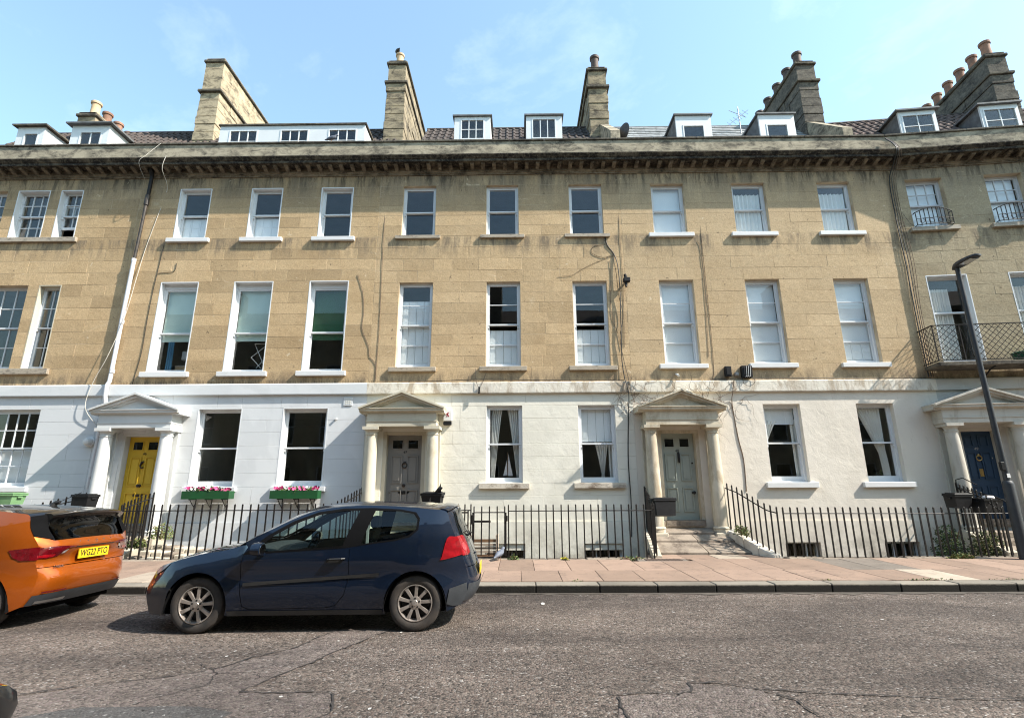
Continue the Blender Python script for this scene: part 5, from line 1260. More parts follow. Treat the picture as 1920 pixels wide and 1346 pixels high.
# ------------------------------------------------------------------ roof furniture
ds=thing('satellite_dish','small dark satellite dish behind the parapet by the middle chimney','satellite dish',(3.52,14.6,12.6)); MB().tube([(3.50,14.6,12.90),(3.54,14.62,12.90),(3.60,14.64,12.90)],[.30,.27,.05],18).build('dish','iron_worn',ds,True); MB().tube([(3.6,14.64,12.9),(3.62,14.7,12.4)],.02,6).build('arm','iron',ds)
an=thing('tv_aerial','thin metal television aerial beside the right-hand chimney','aerial',(8.10,16.2,13.6)); MB().tube([(8.10,16.2,13.4),(8.08,16.2,15.15)],.018,6).build('mast','steel',an); MB().tube([(7.55,16.0,14.2),(8.5,16.3,15.1)],.010,5).build('boom','steel',an); MB().tube([(7.75,16.2,15.0),(8.35,16.2,14.7)],.010,5).build('boom','steel',an)
for k in range(6): x=7.66+k*.14; MB().tube([(x-.10,16.05+k*.04,14.30+k*.132+.09),(x+.10,16.05+k*.04,14.30+k*.132-.09)],.006,4).build('element','steel',an)
def bird(name,label,cat,p,rot,mat,s=1.0):
    o=thing(name,label,cat,p,0); x,y,z=p
    pts=[(-.19,0,.055),(-.12,0,.075),(-.06,0,.10),(0,0,.115),(.06,0,.13),(.10,0,.16),(.125,0,.195),(.15,0,.205),(.17,0,.20),(.195,0,.195)]
    mb=MB().tube([(x+a*s,y+b*s,z+c*s) for a,b,c in pts],[r_*s for r_ in (.012,.03,.052,.062,.058,.042,.030,.030,.018,.003)],10,.9); mb.build('body',mat,o,True)
    for q in (-.02,.02): MB().tube([(x+.0,y+q*s,z+.06*s),(x+.01*s,y+q*s,z)],.005*s,4).build('leg','terracotta',o)
    o.rotation_euler=(0,0,rot); return o
bird('pigeon','grey pigeon on the pavement by the area gate','bird',(-.42,12.02,.185),R(60),'pigeon_grey',1.15)
bird('pigeon','pigeon sitting on the parapet in front of the long dormer','bird',(-5.72,13.95,12.18),R(0),'pigeon_grey',1.1)
bird('crow','black bird perched on the pale chimney pot','bird',(-4.47,16.30,17.78),R(120),'crow_black',1.3)
# ------------------------------------------------------------------ plants
def shrub(label,c,size,n,mats,seed,ls=.05):
    o=thing('shrub',label,'plant',c); r=random.Random(seed); st=MB()
    for k in range(7):
        a_=r.uniform(0,6.28); st.tube([(c[0],c[1],c[2]),(c[0]+.4*size[0]*math.cos(a_),c[1]+.4*size[1]*math.sin(a_),c[2]+size[2]*.5),(c[0]+.8*size[0]*math.cos(a_),c[1]+.8*size[1]*math.sin(a_),c[2]+size[2]*.9)],[.012,.008,.003],5)
    st.build('stems','timber',o)
    for i,m in enumerate(mats): leafy(o,'foliage',c,size,n,m,ls,seed+i)
shrub('dark bushy weeds behind the railing left of the navy door',(10.05,13.0,.0),(.34,.4,.85),700,['leaf_dark','leaf'],21)
shrub('sprawling dry shrub at the foot of the navy door steps',(10.72,12.75,.1),(.42,.3,.62),650,['leaf_dry','leaf'],23)
shrub('small weeds on the kerb right of the sage green door',(5.30,13.1,.60),(.14,.35,.22),180,['leaf_dry','leaf'],25,.04)
shrub('leafy weed growing below the window by the yellow door',(-8.65,13.2,.55),(.30,.25,.36),260,['leaf_dry','leaf'],27,.045)
shrub('green tuft on the stone slope by the yellow door',(-8.70,12.50,.42),(.22,.12,.20),260,['leaf','leaf_dry'],29,.05)
shrub('grass tuft at the foot of the railing by the blue car',(-1.05,12.06,.17),(.13,.05,.12),120,['leaf','leaf_dry'],31,.06)
shrub('tuft of weeds at the railing foot beside the area gate',(-.12,12.10,.17),(.10,.05,.10),90,['leaf'],33,.05)
shrub('low weeds at the railing foot beneath the right windows',(9.55,12.05,.17),(.30,.05,.10),160,['leaf','leaf_dry'],35,.05)
shrub('low weeds at the railing foot left of the sage green door',(2.45,12.12,.16),(.35,.06,.08),120,['leaf'],37,.04)
o=leafy(None,'dandelion',(1.0,12.04,.18),(.07,.03,.05),60,'petal_yellow',.035,41); tag(o,'small yellow flower at the foot of the railing','flower')
leafy(o,'leaves',(1.0,12.04,.17),(.09,.04,.04),40,'leaf',.05,42)
# ------------------------------------------------------------------ street lamp
lp=thing('street_lamp','dark grey street lamp post at the right edge of the pavement','street lamp',(10.70,11.85,.14)); x,yl=10.70,11.85
MB().tube([(x,yl,.12),(x,yl,1.72),(x,yl,1.78),(x,yl,1.80)],[.105,.105,.09,.065],14).build('base_column','trim_grey',lp,True)
MB().tube([(x,yl,1.78),(x,yl,6.75),(x,yl,6.85)],[.062,.050,.045],14).build('shaft','trim_grey',lp,True)
hd=MB(); L=.62
P=[]
for k,(t,w,h,z) in enumerate(((-.10,.05,.05,0),(-.02,.10,.085,.01),(.10,.14,.09,.02),(.30,.155,.075,.035),(.50,.135,.05,.045),(.60,.09,.03,.05),(.63,.03,.015,.05))):
    yq=yl-t; zq=6.84+z
    P+=[(x-w,yq,zq-.01),(x-w*.7,yq,zq+h*.8),(x,yq,zq+h),(x+w*.7,yq,zq+h*.8),(x+w,yq,zq-.01),(x+w*.8,yq,zq-.03),(x-w*.8,yq,zq-.03)]
hd.add(P,[(i*7+k,i*7+(k+1)%7,(i+1)*7+(k+1)%7,(i+1)*7+k) for i in range(6) for k in range(7)]+[tuple(range(7)),tuple(range(42,49))])
hd.build('lamp_head','trim_grey',lp,True); MB().box(x-.09,x+.09,yl-.5,yl-.14,6.835,6.85).build('lens','lens_clear',lp)
MB().cbox(x-.13,x-.04,yl-.09,yl-.02,2.02,2.20,.01).build('control_box','black_plastic',lp); MB().box(x+.0-.035,x+.035,yl-.068,yl-.063,1.86,1.95).build('label_plate','white_plastic',lp)
# ------------------------------------------------------------------ terrace across the street (seen in the window panes only)
op=thing('opposite_terrace','shaded stone terrace across the street, seen only mirrored in the window panes','building',(0,-6,0))
hs=[]
for k in range(-12,12):
    x=k*2.7+.4
    for z0_,z1_ in ((1.4,3.4),(4.8,7.0),(8.4,10.2)): hs.append((x,x+1.05,z0_,z1_))
wall_holes(MB(),-34,34,0,12.6,-6.3,-6.0,hs).build('wall','ashlar_d',op)
MB().prism_x([(-6.3,12.6),(-5.6,12.6),(-5.6,12.9),(-6.3,13.0)],-34,34).build('cornice','cornice_stone',op); MB().prism_x([(-6.3,12.9),(-12,16.0),(-12,12.9)],-34,34).build('roof','tile',op); MB().box(-34,34,-12,-11.8,0,12.9).build('back_wall','plaster_room',op)
for (a_,b_,c_,d_) in hs:
    w=MB().box(a_,a_+.07,-6.15,-6.08,c_,d_).box(b_-.07,b_,-6.15,-6.08,c_,d_).box(a_+.07,b_-.07,-6.15,-6.08,d_-.07,d_).box(a_+.07,b_-.07,-6.15,-6.08,c_,c_+.07).box(a_+.07,b_-.07,-6.15,-6.08,(c_+d_)/2-.03,(c_+d_)/2+.03).build('window','white_wood',op); MB().box(a_+.07,b_-.07,-6.13,-6.125,c_+.07,d_-.07).build('pane','car_glass_dark',w,fix=False)
for i,x in enumerate((-22,-11,-2,8,19)): MB().box(x,x+.9,-10,-7.5,13.2,16.6+.4*(i%2)).build('chimney_stack','chimney_dark',op)
struct(MB().box(-90,90,-6.0,-3.9,-.5,.13).build('far_pavement','slab_grey'))
# dead climber stems round the porch of the sage green door
cl=thing('dead_climber','bare brown climber stems over the porch of the sage green door','plant',(3.0,FRONT,.5)); r=random.Random(9)
def stem(p,d,n,rad,spread=.35,y=FRONT-.015):
    pts=[p]; a_=math.atan2(d[1],d[0])
    for k in range(n): a_+=r.gauss(0,spread); q=pts[-1]; pts.append((q[0]+.10*math.cos(a_),y-r.uniform(0,.03),q[2]+.10*math.sin(a_)))
    return pts,[rad*(1-k/(n+2)) for k in range(n+1)]
sm=MB()
for i in range(46):
    x0_=r.uniform(2.75,3.5) if i<26 else r.uniform(4.9,6.0); z0_=r.uniform(3.55,4.15) if i%3 else r.uniform(4.22,4.3)
    pts,rad=stem((x0_,FRONT-.02 if z0_<4.2 else FRONT-.10,z0_),(r.gauss(0,1),r.gauss(.3,1)),r.randint(4,10),.006,.45,FRONT-.015 if z0_<4.2 else FRONT-.09); sm.tube(pts,rad,4)
for i in range(24):
    t=r.uniform(-1,1); x0_=4.27+t*1.1; z0_=4.22-abs(t)*.42; pts,rad=stem((x0_,FRONT-.62,z0_),(r.gauss(0,1),.6),r.randint(2,6),.005,.5,FRONT-.60); sm.tube(pts,rad,4)
tag(sm.build('stems','cable_brown',cl,fix=False),None,kind='stuff')
# ------------------------------------------------------------------ cars
def cr1(p0,p1,p2,p3,t): return .5*((2*p1)+(p2-p0)*t+(2*p0-5*p1+4*p2-p3)*t*t+(3*p1-p0-3*p2+p3)*t**3)
def crv(L,s):
    n=len(L); s=min(max(s,0),n-1-1e-6); i=int(s); t=s-i
    return tuple(cr1(L[max(i-1,0)][k],L[i][k],L[i+1][k],L[min(i+2,n-1)][k],t) for k in range(len(L[0])))
def inpoly(p,poly):
    x,y=p; c=False; j=len(poly)-1
    for i in range(len(poly)):
        xi,yi=poly[i]; xj,yj=poly[j]
        if (yi>y)!=(yj>y) and x<(xj-xi)*(y-yi)/(yj-yi)+xi: c=not c
        j=i
    return c
def dens(poly,step):
    out=[]
    for i,(x,y) in enumerate(poly):
        X,Y=poly[(i+1)%len(poly)]; n=max(1,int(math.ceil(math.hypot(X-x,Y-y)/step)))
        out+=[(x+(X-x)*k/n,y+(Y-y)*k/n) for k in range(n)]
    return out
def smooth_poly(p,k=5):
    n=len(p); out=[]
    for i in range(n):
        for q in range(k): out.append(tuple(cr1(p[(i-1)%n][a],p[i][a],p[(i+1)%n][a],p[(i+2)%n][a],q/k) for a in (0,1)))
    return out
def surf(mapf,outer,holes=(),step=.07,off=0.0,ctr=(2.1,0,.7)):
    """triangulate a 2D region with holes and lift it onto a surface; off = offset along the outward normal"""
    outer=dens(outer,step); holes=[dens(h,step) for h in holes]; V=[Vector(p) for p in outer]; E_=[(i,(i+1)%len(outer)) for i in range(len(outer))]
    for h in holes:
        b=len(V); V+=[Vector(p) for p in h]; E_+=[(b+i,b+(i+1)%len(h)) for i in range(len(h))]
    xs=[p[0] for p in outer]; ys=[p[1] for p in outer]; allp=[(v.x,v.y) for v in V]
    x=min(xs)+step*.5
    while x<max(xs):
        y=min(ys)+step*.5
        while y<max(ys):
            if inpoly((x,y),outer) and not any(inpoly((x,y),h) for h in holes) and all((x-a)**2+(y-b)**2>(step*.45)**2 for a,b in allp): V.append(Vector((x,y)))
            y+=step
        x+=step
    vv,_,ff,_,_,_=delaunay_2d_cdt(V,E_,[],0,1e-6)
    F_=[]
    for f in ff:
        c=(sum(vv[i].x for i in f)/len(f),sum(vv[i].y for i in f)/len(f))
        if inpoly(c,outer) and not any(inpoly(c,h) for h in holes): F_.append(tuple(f))
    P=[]
    for v in vv:
        p=Vector(mapf(v.x,v.y))
        if off:
            e=.004; a=Vector(mapf(v.x+e,v.y))-Vector(mapf(v.x-e,v.y)); b=Vector(mapf(v.x,v.y+e))-Vector(mapf(v.x,v.y-e)); n=a.cross(b)
            if n.length>0:
                n.normalize()
                if n.dot(p-Vector((min(max(p.x,1.0),3.2),0,.75)))<0: n=-n
                p=p+n*off
        P.append(tuple(p))
    return MB().add(P,F_)
def lathe_y(mb,prof,cx,cz,n=32):
    vs=[]; m=len(prof)
    for r,y in prof:
        for k in range(n): t=2*math.pi*k/n; vs.append((cx+r*math.cos(t),y,cz+r*math.sin(t)))
    mb.add(vs,[(i*n+k,i*n+(k+1)%n,(i+1)*n+(k+1)%n,(i+1)*n+k) for i in range(m-1) for k in range(n)]); return mb
def make_car(label,cfg):
    C,S=cfg['C'],cfg['S']; hw=cfg['hw']; o=thing('parked_car',label,'car',(0,0,0)); pm=cfg['paint']; n=len(C)
    ax=cfg['axles']; wr=.316; ar=cfg.get('arch',.366)
    iroof=(cfg['i_cowl'],cfg['i_tail'])
    Sd=[crv(S,k/8) for k in range((n-1)*8+1)]
    def ztop(x):
        best=.5
        for (a,b),(c,d) in zip(Sd[:-1],Sd[1:]):
            if min(a,c)-1e-6<=x<=max(a,c)+1e-6: best=max(best,b,d)
        return best
    xs=[i*.05 for i in range(90)]; ZT=[ztop(x) for x in xs]
    def zt(x):
        i=min(max(x/.05,0),88.9); k=int(i); return ZT[k]+(ZT[k+1]-ZT[k])*(i-k)
    L=C[-2][0]
    def Y(x,z):
        w=hw
        if z<.5: w-=.05*((.5-z)/.3)**1.5 if z<.5 else 0
        zb=.90+.05*max(0,x-1.2)
        if z>zb and x>1.0:
            k=(z-zb)/.5; w-=.07*k+.19*k*k
        if x<1.35:
            d=max(0,zt(x)-z); w-=.11*max(0,1-d/.24)**2
        w-=.17*max(0,(.80-x)/.6)**2.2
        w-=cfg.get('rear_in',.15)*max(0,(x-3.35)/.65)**3
        w+=.010*math.exp(-((z-.80)/.07)**2)-.012*math.exp(-((z-.62)/.10)**2)
        for a in ax:                       # flared arches
            d=math.hypot(x-a,z-wr); w+=.016*math.exp(-((d-ar-.02)/.05)**2)
        return max(w,.05)
    def side(sg): return lambda x,z:(x,sg*Y(x,z),z)
    def loft(a,s):
        t=max(-1,min(1,a/4)); c=crv(C,s); e=crv(S,s); y=Y(e[0],e[1]); p=abs(t)
        return (c[0]+(e[0]-c[0])*p**(2.6 if s<12 else 4.2),t*y,c[1]+(e[1]-c[1])*p**2.4)
    # side outline with arches cut out of the lower edge
    zl=.20; bot=[]
    top=[(p[0],p[1]) for p in Sd]
    def arc(a):
        h=math.sqrt(ar**2-(wr-zl)**2); a0=math.atan2(zl-wr,h); a1=math.pi-a0
        return [(a+ar*math.cos(a0+(a1-a0)*k/22),wr+ar*math.sin(a0+(a1-a0)*k/22)) for k in range(23)]
    outline=top+arc(ax[1])+arc(ax[0])
    dlo=cfg['dlo']; door_p=cfg['door']
    for sg in (-1,1):
        f=side(sg)
        body=surf(f,outline,[dlo,door_p],.08); body.build('side_panel',pm,o,True)
        dcut=[p for p in door_p]
        cx_=sum(p[0] for p in door_p)/len(door_p); cz_=sum(p[1] for p in door_p)/len(door_p)
        shr=[(p[0]+(.006 if p[0]<cx_ else -.006),p[1]+(.006 if p[1]<cz_ else -.001)) for p in door_p]
        dr_=surf(f,shr,[],.08).build('door',pm,o,True)
        surf(f,[(p[0]+(.02 if p[0]>cx_ else -.02),p[1]+(.02 if p[1]>cz_ else -.02)) for p in door_p],[],.1,-.022).build('door_gap','trim_black',o)
        # window trim ring and panes
        panes=cfg['panes']
        surf(f,dlo,panes,.06,.001).build('window_surround','flat_black',o,True)
        for q in panes: surf(f,q,[],.07,-.004).build('side_window',cfg['glass'],o,True)
        if cfg.get('mould'):
            a,b=cfg['mould']; d=(b[1]-a[1])/(b[0]-a[0])
            surf(f,[(a[0],a[1]-.02),(b[0],b[1]-.02),(b[0],b[1]+.018),(a[0],a[1]+.018)],[],.06,.012).build('side_moulding',cfg['mould_mat'],o,True)
        hx,hz=cfg['handle']
        yh=sg*(Y(hx,hz)); g=MB(); g.tube([(hx-.10,yh-sg*.002,hz-.005),(hx-.07,yh+sg*.03,hz),(hx+.07,yh+sg*.03,hz+.006),(hx+.10,yh-sg*.002,hz+.006)],[.014,.016,.016,.014],8,.8); g.build('handle','trim_black',dr_,True)
        surf(f,[(hx-.11,hz-.04),(hx+.06,hz-.045),(hx+.09,hz-.005),(hx-.12,hz)],[],.05,.002).build('handle_recess','trim_black',dr_)
        # sill strip
        surf(f,[(ax[0]+ar+.02,.20),(ax[1]-ar-.02,.20),(ax[1]-ar-.01,.255),(ax[0]+ar+.01,.255)],[],.08,.010).build('sill_strip',pm if cfg.get('sill_paint') else 'trim_black',o,True)
        for (nm,mt,poly,off) in cfg['side_over']: surf(f,poly,[],.05,off).build(nm,mt,o,True)
        # mirror
        mx,mz=cfg['mirror']; ym=sg*(Y(mx,mz)); m_=MB(); m_.tube([(mx+.02,ym-sg*.02,mz-.03),(mx+.02,ym+sg*.07,mz-.015)],[.03,.025],8); 
        P=[]
        for k,(dx,w,h) in enumerate(((-.07,.06,.05),(-.05,.115,.075),(0,.125,.085),(.05,.12,.08),(.055,.10,.07))):
            for q in range(12): t=2*math.pi*q/12; P.append((mx+dx+.02,ym+sg*(.16+w*.85*math.cos(t)),mz+.035+h*math.sin(t)*(1 if math.sin(t)>0 else .85)))
        m_.add(P,[(i*12+q,i*12+(q+1)%12,(i+1)*12+(q+1)%12,(i+1)*12+q) for i in range(4) for q in range(12)]+[tuple(range(12)),tuple(range(48,60))])
        mo=m_.build('door_mirror',cfg.get('mirror_mat',pm),o,True)
        MB().tube([(mx+.077,ym+sg*.16,mz+.035),(mx+.08,ym+sg*.16,mz+.035)],[.085,.084],14,.75).build('mirror_glass','chrome',mo)
    # lofted panels along the centre line
    for (nm,mt,s0,s1,holes,par) in cfg['loft']:
        ob=surf(loft,[(-4,s0),(4,s0),(4,s1),(-4,s1)],holes,.30).build(nm,mt,o,True)
    for (nm,mt,poly,off) in cfg['loft_over']:
        for sg in ((-1,1) if nm[0]!='*' else (1,)):
            surf(loft,[(p[0]*sg*4,p[1]) for p in poly],[],.16,off).build(nm.strip('*'),mt,o,True)
    # floor pan, wheel tubs
    MB().box(.45,L-.35,-.70,.70,.20,.26).build('underbody','flat_black',o)
    for a in ax:
        for sg in (-1,1):
            t=MB(); vs=[]; N=18
            for yv in (.45,hw-.03):
                for k in range(N+1): th=math.pi*k/N-.0; vs.append((a+(ar+.01)*math.cos(th),sg*yv,wr-.10+(ar+.10)*math.sin(th)))
            t.add(vs,[(k,k+1,N+1+k+1,N+1+k) for k in range(N)]+[tuple(range(N+1))]); t.build('wheel_tub','flat_black',o)
    # cabin: dashboard, steering wheel, seats, parcel shelf
    MB().prism_y([(1.18,.55),(1.22,.92),(1.45,.93),(1.75,.86),(1.72,.55)],-.66,.66).build('dashboard','car_cloth',o)
    MB().tube([(1.80+.06*math.sin(t),.36+.18*math.cos(t),.88+.17*math.sin(t)) for t in [k*math.pi/8 for k in range(17)]],.015,6).build('steering_wheel','trim_black',o)
    for yv in (-.36,.36):
        st=MB().cbox(1.95,2.45,yv-.23,yv+.23,.30,.56,.05).build('front_seat','car_cloth',o); MB().prism_y([(2.36,.50),(2.50,.48),(2.72,1.08),(2.62,1.10)],yv-.22,yv+.22).build('backrest','car_cloth',st); MB().cbox(2.62,2.74,yv-.13,yv+.13,1.11,1.27,.03).build('headrest','car_cloth',st)
    st=MB().cbox(2.85,3.30,-.60,.60,.34,.60,.05).build('rear_seat','car_cloth',o); MB().prism_y([(3.22,.55),(3.34,.55),(3.52,1.02),(3.44,1.02)],-.60,.60).build('backrest','car_cloth',st)
    for yv in (-.34,.34): MB().cbox(3.44,3.54,yv-.12,yv+.12,1.03,1.17,.03).build('headrest','car_cloth',st)
    MB().box(3.50,3.92,-.58,.58,.93,.95).build('parcel_shelf','car_cloth',o)
    # wheels
    first=None
    for a in ax:
        for sg in (-1,1):
            yo=hw-.05
            if first is None:
                t=MB(); lathe_y(t,[(.205,-yo+.005),(.225,-yo-.006),(.27,-yo-.012),(.300,-yo+.0),(.314,-yo+.025),(.316,-yo+.10),(.312,-yo+.17),(.29,-yo+.195),(.21,-yo+.19)],0,0,40)
                w=t.build('wheel','rubber',o,True); rim=MB(); lathe_y(rim,[(.206,-yo+.16),(.200,-yo+.02),(.207,-yo-.004),(.198,-yo-.006),(.188,-yo+.02),(.182,-yo+.07)],0,0,40)
                ns=cfg['spokes']; 
                for k in range(ns):
                    th=2*math.pi*k/ns+.1; ca,sa=math.cos(th),math.sin(th); vs=[]
                    for r_,ww,yy_ in ((.04,.022,.012),(.09,.019,.004),(.15,.021,.0),(.195,.026,.004)):
                        for (q,dy) in ((-1,.022),(-.8,0),(.8,0),(1,.022)): vs.append((ca*r_-sa*ww*q,-yo+yy_+dy,sa*r_+ca*ww*q))
                    rim.add(vs,[(i*4+j,i*4+j+1,(i+1)*4+j+1,(i+1)*4+j) for i in range(3) for j in range(3)])
                rm=rim.build('rim','alloy',w,True); hb=MB(); lathe_y(hb,[(.075,-yo+.02),(.07,-yo+.004),(.034,-yo-.002),(.03,-yo-.008),(.001,-yo-.010)],0,0,24); hc=hb.build('hub_cap','alloy',w,True)
                nt=MB(); lathe_y(nt,[(.185,-yo+.085),(.15,-yo+.08),(.02,-yo+.08)],0,0,24)
                for k in range(5): th=2*math.pi*k/5+.3; nt.tube([(.052*math.cos(th),-yo+.01,.052*math.sin(th)),(.052*math.cos(th),-yo-.004,.052*math.sin(th))],.011,8)
                br=nt.build('brake_disc','trim_black',w); first=(w,rm,hc,br); w.location=(a,0,wr)
            else:
                w=dup(first[0],o,(a,0,wr),(0,0,math.pi) if sg>0 else (0,0,0))
                for q in first[1:]: dup(q,w)
            if sg<0: pass
    return o
def hatch_cfg():
    C=[(.05,.20),(.0,.35),(.0,.50),(.05,.62),(.14,.70),(.45,.83),(.80,.92),(1.13,.975),(1.45,1.15),(1.80,1.33),(2.08,1.43),(2.45,1.475),(2.85,1.487),(3.25,1.475),(3.60,1.454),(3.87,1.418),(3.95,1.24),(4.05,1.00),(4.11,.85),(4.16,.70),(4.20,.55),(4.19,.40),(4.10,.27)]
    S=[(.28,.20),(.22,.35),(.19,.50),(.20,.62),(.26,.69),(.50,.79),(.85,.88),(1.22,.945),(1.55,1.10),(1.88,1.27),(2.15,1.375),(2.50,1.425),(2.85,1.437),(3.25,1.42),(3.58,1.392),(3.79,1.355),(3.86,1.20),(3.95,.99),(4.00,.85),(4.05,.70),(4.08,.55),(4.06,.40),(3.98,.27)]
    front=[(1.44,.90),(1.66,1.10),(1.93,1.245),(2.20,1.345),(2.50,1.385),(2.74,1.392),(2.60,1.005)]
    front2=[(1.50,.905),(1.72,1.095),(1.97,1.235),(2.22,1.330),(2.50,1.370),(2.71,1.376),(2.56,.968)]
    rear=[(2.785,.990),(2.905,1.372),(3.20,1.366),(3.39,1.335),(3.445,1.27),(3.44,1.16),(3.35,1.085),(3.20,1.045)]
    dlo=[(1.38,.875),(1.64,1.095),(1.91,1.255),(2.19,1.360),(2.50,1.402),(2.88,1.406),(3.22,1.388),(3.42,1.352),(3.475,1.28),(3.468,1.15),(3.37,1.065),(3.20,1.025),(2.78,.972),(2.60,.945)]
    door=[(1.37,.78),(1.39,.862),(2.60,.935),(2.655,.94),(2.66,.60),(2.62,.42),(2.52,.30),(2.40,.275),(1.50,.265),(1.42,.30),(1.38,.50)]
    rg=[(-3.25,15.25),(3.25,15.25),(3.45,17.0),(3.30,17.15),(-3.30,17.15),(-3.45,17.0)]
    ws=[(-3.5,7.2),(3.5,7.2),(3.45,9.85),(-3.45,9.85)]
    tl_side=[(3.82,1.045),(3.90,1.062),(3.955,1.04),(3.995,.87),(3.985,.845),(3.76,.80),(3.765,.84)]
    tl_rear=[(.70,17.0-.25),(.70,17.95),(.84,18.12),(1.0,18.1),(1.0,16.65),(.8,16.65)]
    return dict(C=C,S=S,hw=.872,paint='car_blue',axles=(.88,3.458),i_cowl=7,i_tail=15,dlo=dlo,door=door,panes=[front2,rear],glass='car_glass',mould=((1.42,.545),(3.02,.645)),mould_mat='trim_black',
      handle=(2.50,.82),mirror=(1.60,.915),spokes=9,
      side_over=[('tail_light','lens_red',smooth_poly(tl_side,3),.010),('bumper_moulding','trim_grey',[(3.83,.30),(3.86,.47),(4.06,.52),(4.07,.40),(3.99,.27),(3.90,.27)],.008),
                 ('headlight','lens_clear',[(.24,.66),(.33,.735),(.47,.775),(.40,.70),(.27,.63)],.008)],
      loft=[('front_bumper','car_blue',0,3.95,[],0),('bonnet','car_blue',4.0,7.0,[],0),('windscreen_frame','car_blue',7.02,10.0,[ws],0),('roof','car_blue',10.02,15.05,[],0),('tailgate','car_blue',15.1,19.0,[rg],0),('rear_bumper','car_blue',19.05,22,[],0)],
      loft_over=[('*windscreen','car_glass',[(p[0]/4,p[1]) for p in ws],-.004),('*rear_window','car_glass',[(p[0]/4,p[1]) for p in rg],-.004),('tail_light','lens_red',tl_rear,.010),('tail_light_ring','lens_pale_red',[(.87+.075*math.cos(q*.449),17.40+.36*math.sin(q*.449)) for q in range(14)],.014),
                 ('headlight','lens_clear',[(.66,3.7),(.60,4.05),(1.0,4.5),(1.0,3.9)],.010),('*grille','trim_black',[(-.5,3.25),(.5,3.25),(.45,3.85),(-.45,3.85)],.010),
                 ('*bumper_moulding','trim_grey',[(-1,20.3),(1,20.3),(1,21.6),(-1,21.6)],.008),('*roof_spoiler','car_blue',[(-.97,14.45),(.97,14.45),(.96,15.06),(-.96,15.06)],.014)])
blue=make_car('dark blue three-door hatchback parked in front of the grey door',hatch_cfg())
# licence plate, wiper, badge, rear-pillar grab strip
MB().box(4.205,4.215,-.26,.26,.56,.675).build('number_plate','plate_yellow',blue)
MB().tube([(4.03,0,1.03),(4.075,.0,1.06),(4.02,-.34,1.10)],[.02,.014,.008],6).build('wiper','trim_black',blue)
MB().tube([(4.135,-.05,.80),(4.15,.0,.80),(4.135,.05,.80)],.012,6).build('badge','chrome',blue)
MB().box(2.79,2.82,-.66,-.64,.95,1.36).build('belt_pillar','car_cloth_light',blue)
TH=R(2.0); loc=(-3.82-(.88*math.cos(TH)+.825*math.sin(TH)),6.66-(.88*math.sin(TH)-.825*math.cos(TH)),0)
blue.location=loc; blue.rotation_euler=(0,0,TH)

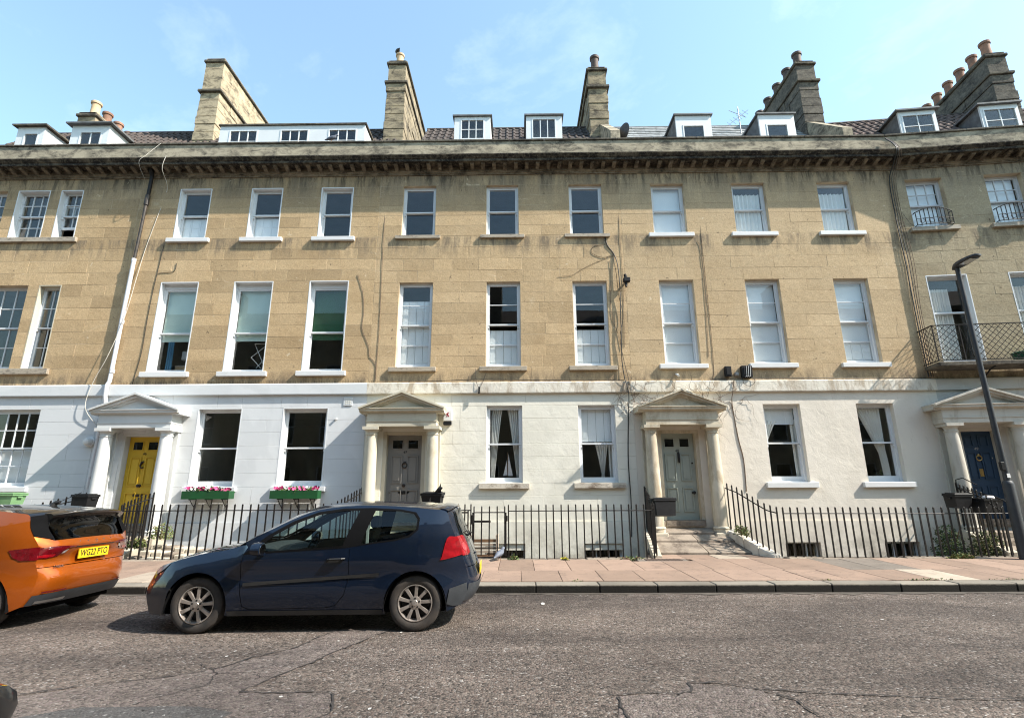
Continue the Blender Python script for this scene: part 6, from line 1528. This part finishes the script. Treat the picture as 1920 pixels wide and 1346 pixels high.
def orange_cfg():
    k=hatch_cfg()
    k['C']=[(.06,.20),(0,.35),(0,.5),(.05,.62),(.14,.72),(.45,.85),(.80,.93),(1.15,.99),(1.5,1.17),(1.85,1.33),(2.1,1.415),(2.45,1.455),(2.85,1.462),(3.25,1.45),(3.6,1.425),(3.88,1.385),(3.90,1.21),(4.01,1.04),(4.07,.94),(3.995,.77),(4.12,.60),(4.09,.42),(3.98,.26)]
    k['S']=[(.28,.20),(.22,.35),(.19,.5),(.20,.62),(.26,.70),(.5,.81),(.85,.89),(1.22,.955),(1.58,1.11),(1.92,1.27),(2.16,1.36),(2.5,1.40),(2.85,1.405),(3.25,1.39),(3.58,1.36),(3.72,1.325),(3.80,1.18),(3.90,1.02),(3.93,.92),(3.93,.76),(3.96,.60),(3.94,.42),(3.86,.26)]
    k['hw']=.885; k['paint']='car_orange'; k['axles']=(.83,3.39); k['glass']='car_glass_dark'; k['mould']=None; k['rear_in']=.19; k['spokes']=7
    k['door']=[(1.37,.80),(1.40,.912),(2.60,.985),(2.655,.99),(2.66,.60),(2.62,.42),(2.52,.30),(2.40,.275),(1.50,.265),(1.42,.30),(1.38,.50)]; k['handle']=(2.50,.845); k['mirror']=(1.60,.945)
    k['panes']=[k['panes'][0],[(2.80,1.045),(2.905,1.345),(3.12,1.342),(3.30,1.31),(3.42,1.20),(3.36,1.125),(3.20,1.09)]]
    k['dlo']=[(1.40,.94),(1.64,1.105),(1.91,1.245),(2.19,1.33),(2.50,1.365),(2.88,1.368),(3.14,1.36),(3.33,1.33),(3.455,1.20),(3.38,1.105),(3.20,1.068),(2.78,1.022),(2.60,.995)]
    k['panes'][0]=[(1.52,.96),(1.72,1.10),(1.97,1.215),(2.22,1.30),(2.50,1.335),(2.70,1.342),(2.575,1.022)]
    k['side_over']=[('tail_light','lens_dark_red',[(3.66,.925),(3.94,.955),(3.945,.80),(3.80,.80),(3.72,.84)],.010),('headlight','lens_clear',[(.24,.66),(.33,.735),(.47,.775),(.40,.70),(.27,.63)],.008)]
    rg=[(-3.55,15.35),(3.55,15.35),(3.30,16.95),(3.1,17.08),(-3.1,17.08),(-3.30,16.95)]
    ws=[(-3.5,7.2),(3.5,7.2),(3.45,9.85),(-3.45,9.85)]
    k['loft']=[('front_bumper','car_orange',0,3.95,[],0),('bonnet','car_orange',4.0,7.0,[],0),('windscreen_frame','car_orange',7.02,10.0,[ws],0),('roof','car_black',10.02,15.1,[],0),('tailgate','car_orange',15.12,19.35,[rg],0),('rear_bumper','car_orange',19.40,22,[],0)]
    k['loft_over']=[('*windscreen','car_glass_dark',[(p[0]/4,p[1]) for p in ws],-.004),('*rear_window','car_glass_dark',[(p[0]/4,p[1]) for p in rg],-.002),
        ('tail_light','lens_dark_red',[(.40,18.02),(.62,18.12),(.70,18.62),(.85,18.72),(1.0,18.70),(1.0,17.82),(.75,17.84)],.010),('tail_light_band','lens_red',[(.76,18.42),(.78,18.64),(1.0,18.62),(1.0,18.46)],.014),('tail_light_reflector','lens_clear',[(.58,18.16),(.66,18.30),(.67,18.46),(.62,18.42)],.014),
        ('*diffuser','trim_grey',[(-.98,21.2),(-.6,21.08),(.6,21.08),(.98,21.2),(.98,21.9),(-.98,21.9)],.012),('reflector','lens_dark_red',[(.55,20.92),(.9,20.98),(.9,21.08),(.55,21.02)],.018),('*exhaust_trim','steel',[(-.90,21.55),(-.45,21.5),(-.45,21.7),(-.90,21.75)],.02),
        ('glass_side_fin','flat_black',[(.79,15.10),(1.0,15.10),(1.0,16.6),(.775,17.0)],.009),('*tailgate_crease','trim_black',[(-.45,18.06),(.45,18.06),(.44,18.14),(-.44,18.14)],.006),
        ('headlight','lens_clear',[(.62,3.3),(.58,4.05),(1.0,4.5),(1.0,3.4)],.010),('*grille','trim_black',[(-.5,3.05),(.5,3.05),(.45,3.85),(-.45,3.85)],.010)]
    return k
orange=make_car('bright orange hatchback with black roof and yellow number plate at the left',orange_cfg())
# roof spoiler, aerial, plate with lettering, maker lettering
sp=MB(); P=[]
for i in range(13):
    t=-1+i/6; y_=t*.62; e=abs(t)**2.5
    xe=4.05-.13*e; ze=1.375-.045*e; P+=[(3.70,y_,1.405-.055*e),(3.88,y_,1.402-.05*e),(xe,y_,ze),(xe-.01,y_,ze-.025),(3.86,y_,1.30-.05*e)]
sp.add(P,[(i*5+k,i*5+(k+1)%5,(i+1)*5+(k+1)%5,(i+1)*5+k) for i in range(12) for k in range(5)]+[tuple(range(5)),tuple(range(60,65))]); sp.build('roof_spoiler','car_black',orange,True)
MB().tube([(3.35,0,1.44),(3.38,0,1.48),(3.44,0,1.49)],[.05,.03,.02],8).tube([(3.40,0,1.48),(3.72,0,1.62)],.005,5).build('roof_aerial','trim_black',orange)
MB().box(4.045,4.058,-.26,.26,.765,.885).build('number_plate','plate_yellow',orange)
text_obj('plate_lettering','WG22 PTO',.118,'plate_black',orange,(4.060,0,.826),(R(90),0,R(90)),.80)
for i,ch in enumerate('SKODA'): text_obj('maker_lettering',ch,.055,'chrome',orange,(4.062-.004*abs(i-2),-.27+.135*i,.975),(R(82),0,R(90)))
text_obj('model_lettering','FABIA',.05,'chrome',orange,(4.035,-.52,.70),(R(90),0,R(84)))
MB().box(3.1,3.80,-.72,.72,.17,.27).build('under_shade_box','flat_black',orange)  # dark box added for the black shadow under the bumper, hides the far wheel
orange.location=(-5.86-4.09,7.62,0)

# black car parked on the near side, only its door mirror reaches into the frame
def dup_tree(src,**kw):
    r=src.copy(); COL.objects.link(r)
    for ch in [c for c in bpy.data.objects if c.parent==src]:
        c=dup(ch,r)
        for g_ in [q for q in bpy.data.objects if q.parent==ch]: dup(g_,c)
    return r
def black_copy():
    r=blue.copy(); COL.objects.link(r); mm={}
    def rep(o):
        if o.data and o.data.materials and o.data.materials[0].name.startswith('car_blue'):
            if o.data.name not in mm:
                d=o.data.copy(); d.materials[0]=M['car_black']; mm[o.data.name]=d
            o.data=mm[o.data.name]
        return o
    kids=[c for c in bpy.data.objects if c.parent==blue]
    for ch in kids:
        c=rep(dup(ch,r))
        for g_ in [q for q in bpy.data.objects if q.parent==ch]: rep(dup(g_,c))
    return r
near=black_copy(); tag(near,'black car whose door mirror alone shows in the lower left corner','car')
near.location=(.015,.685,0); near.rotation_euler=(0,0,math.pi)
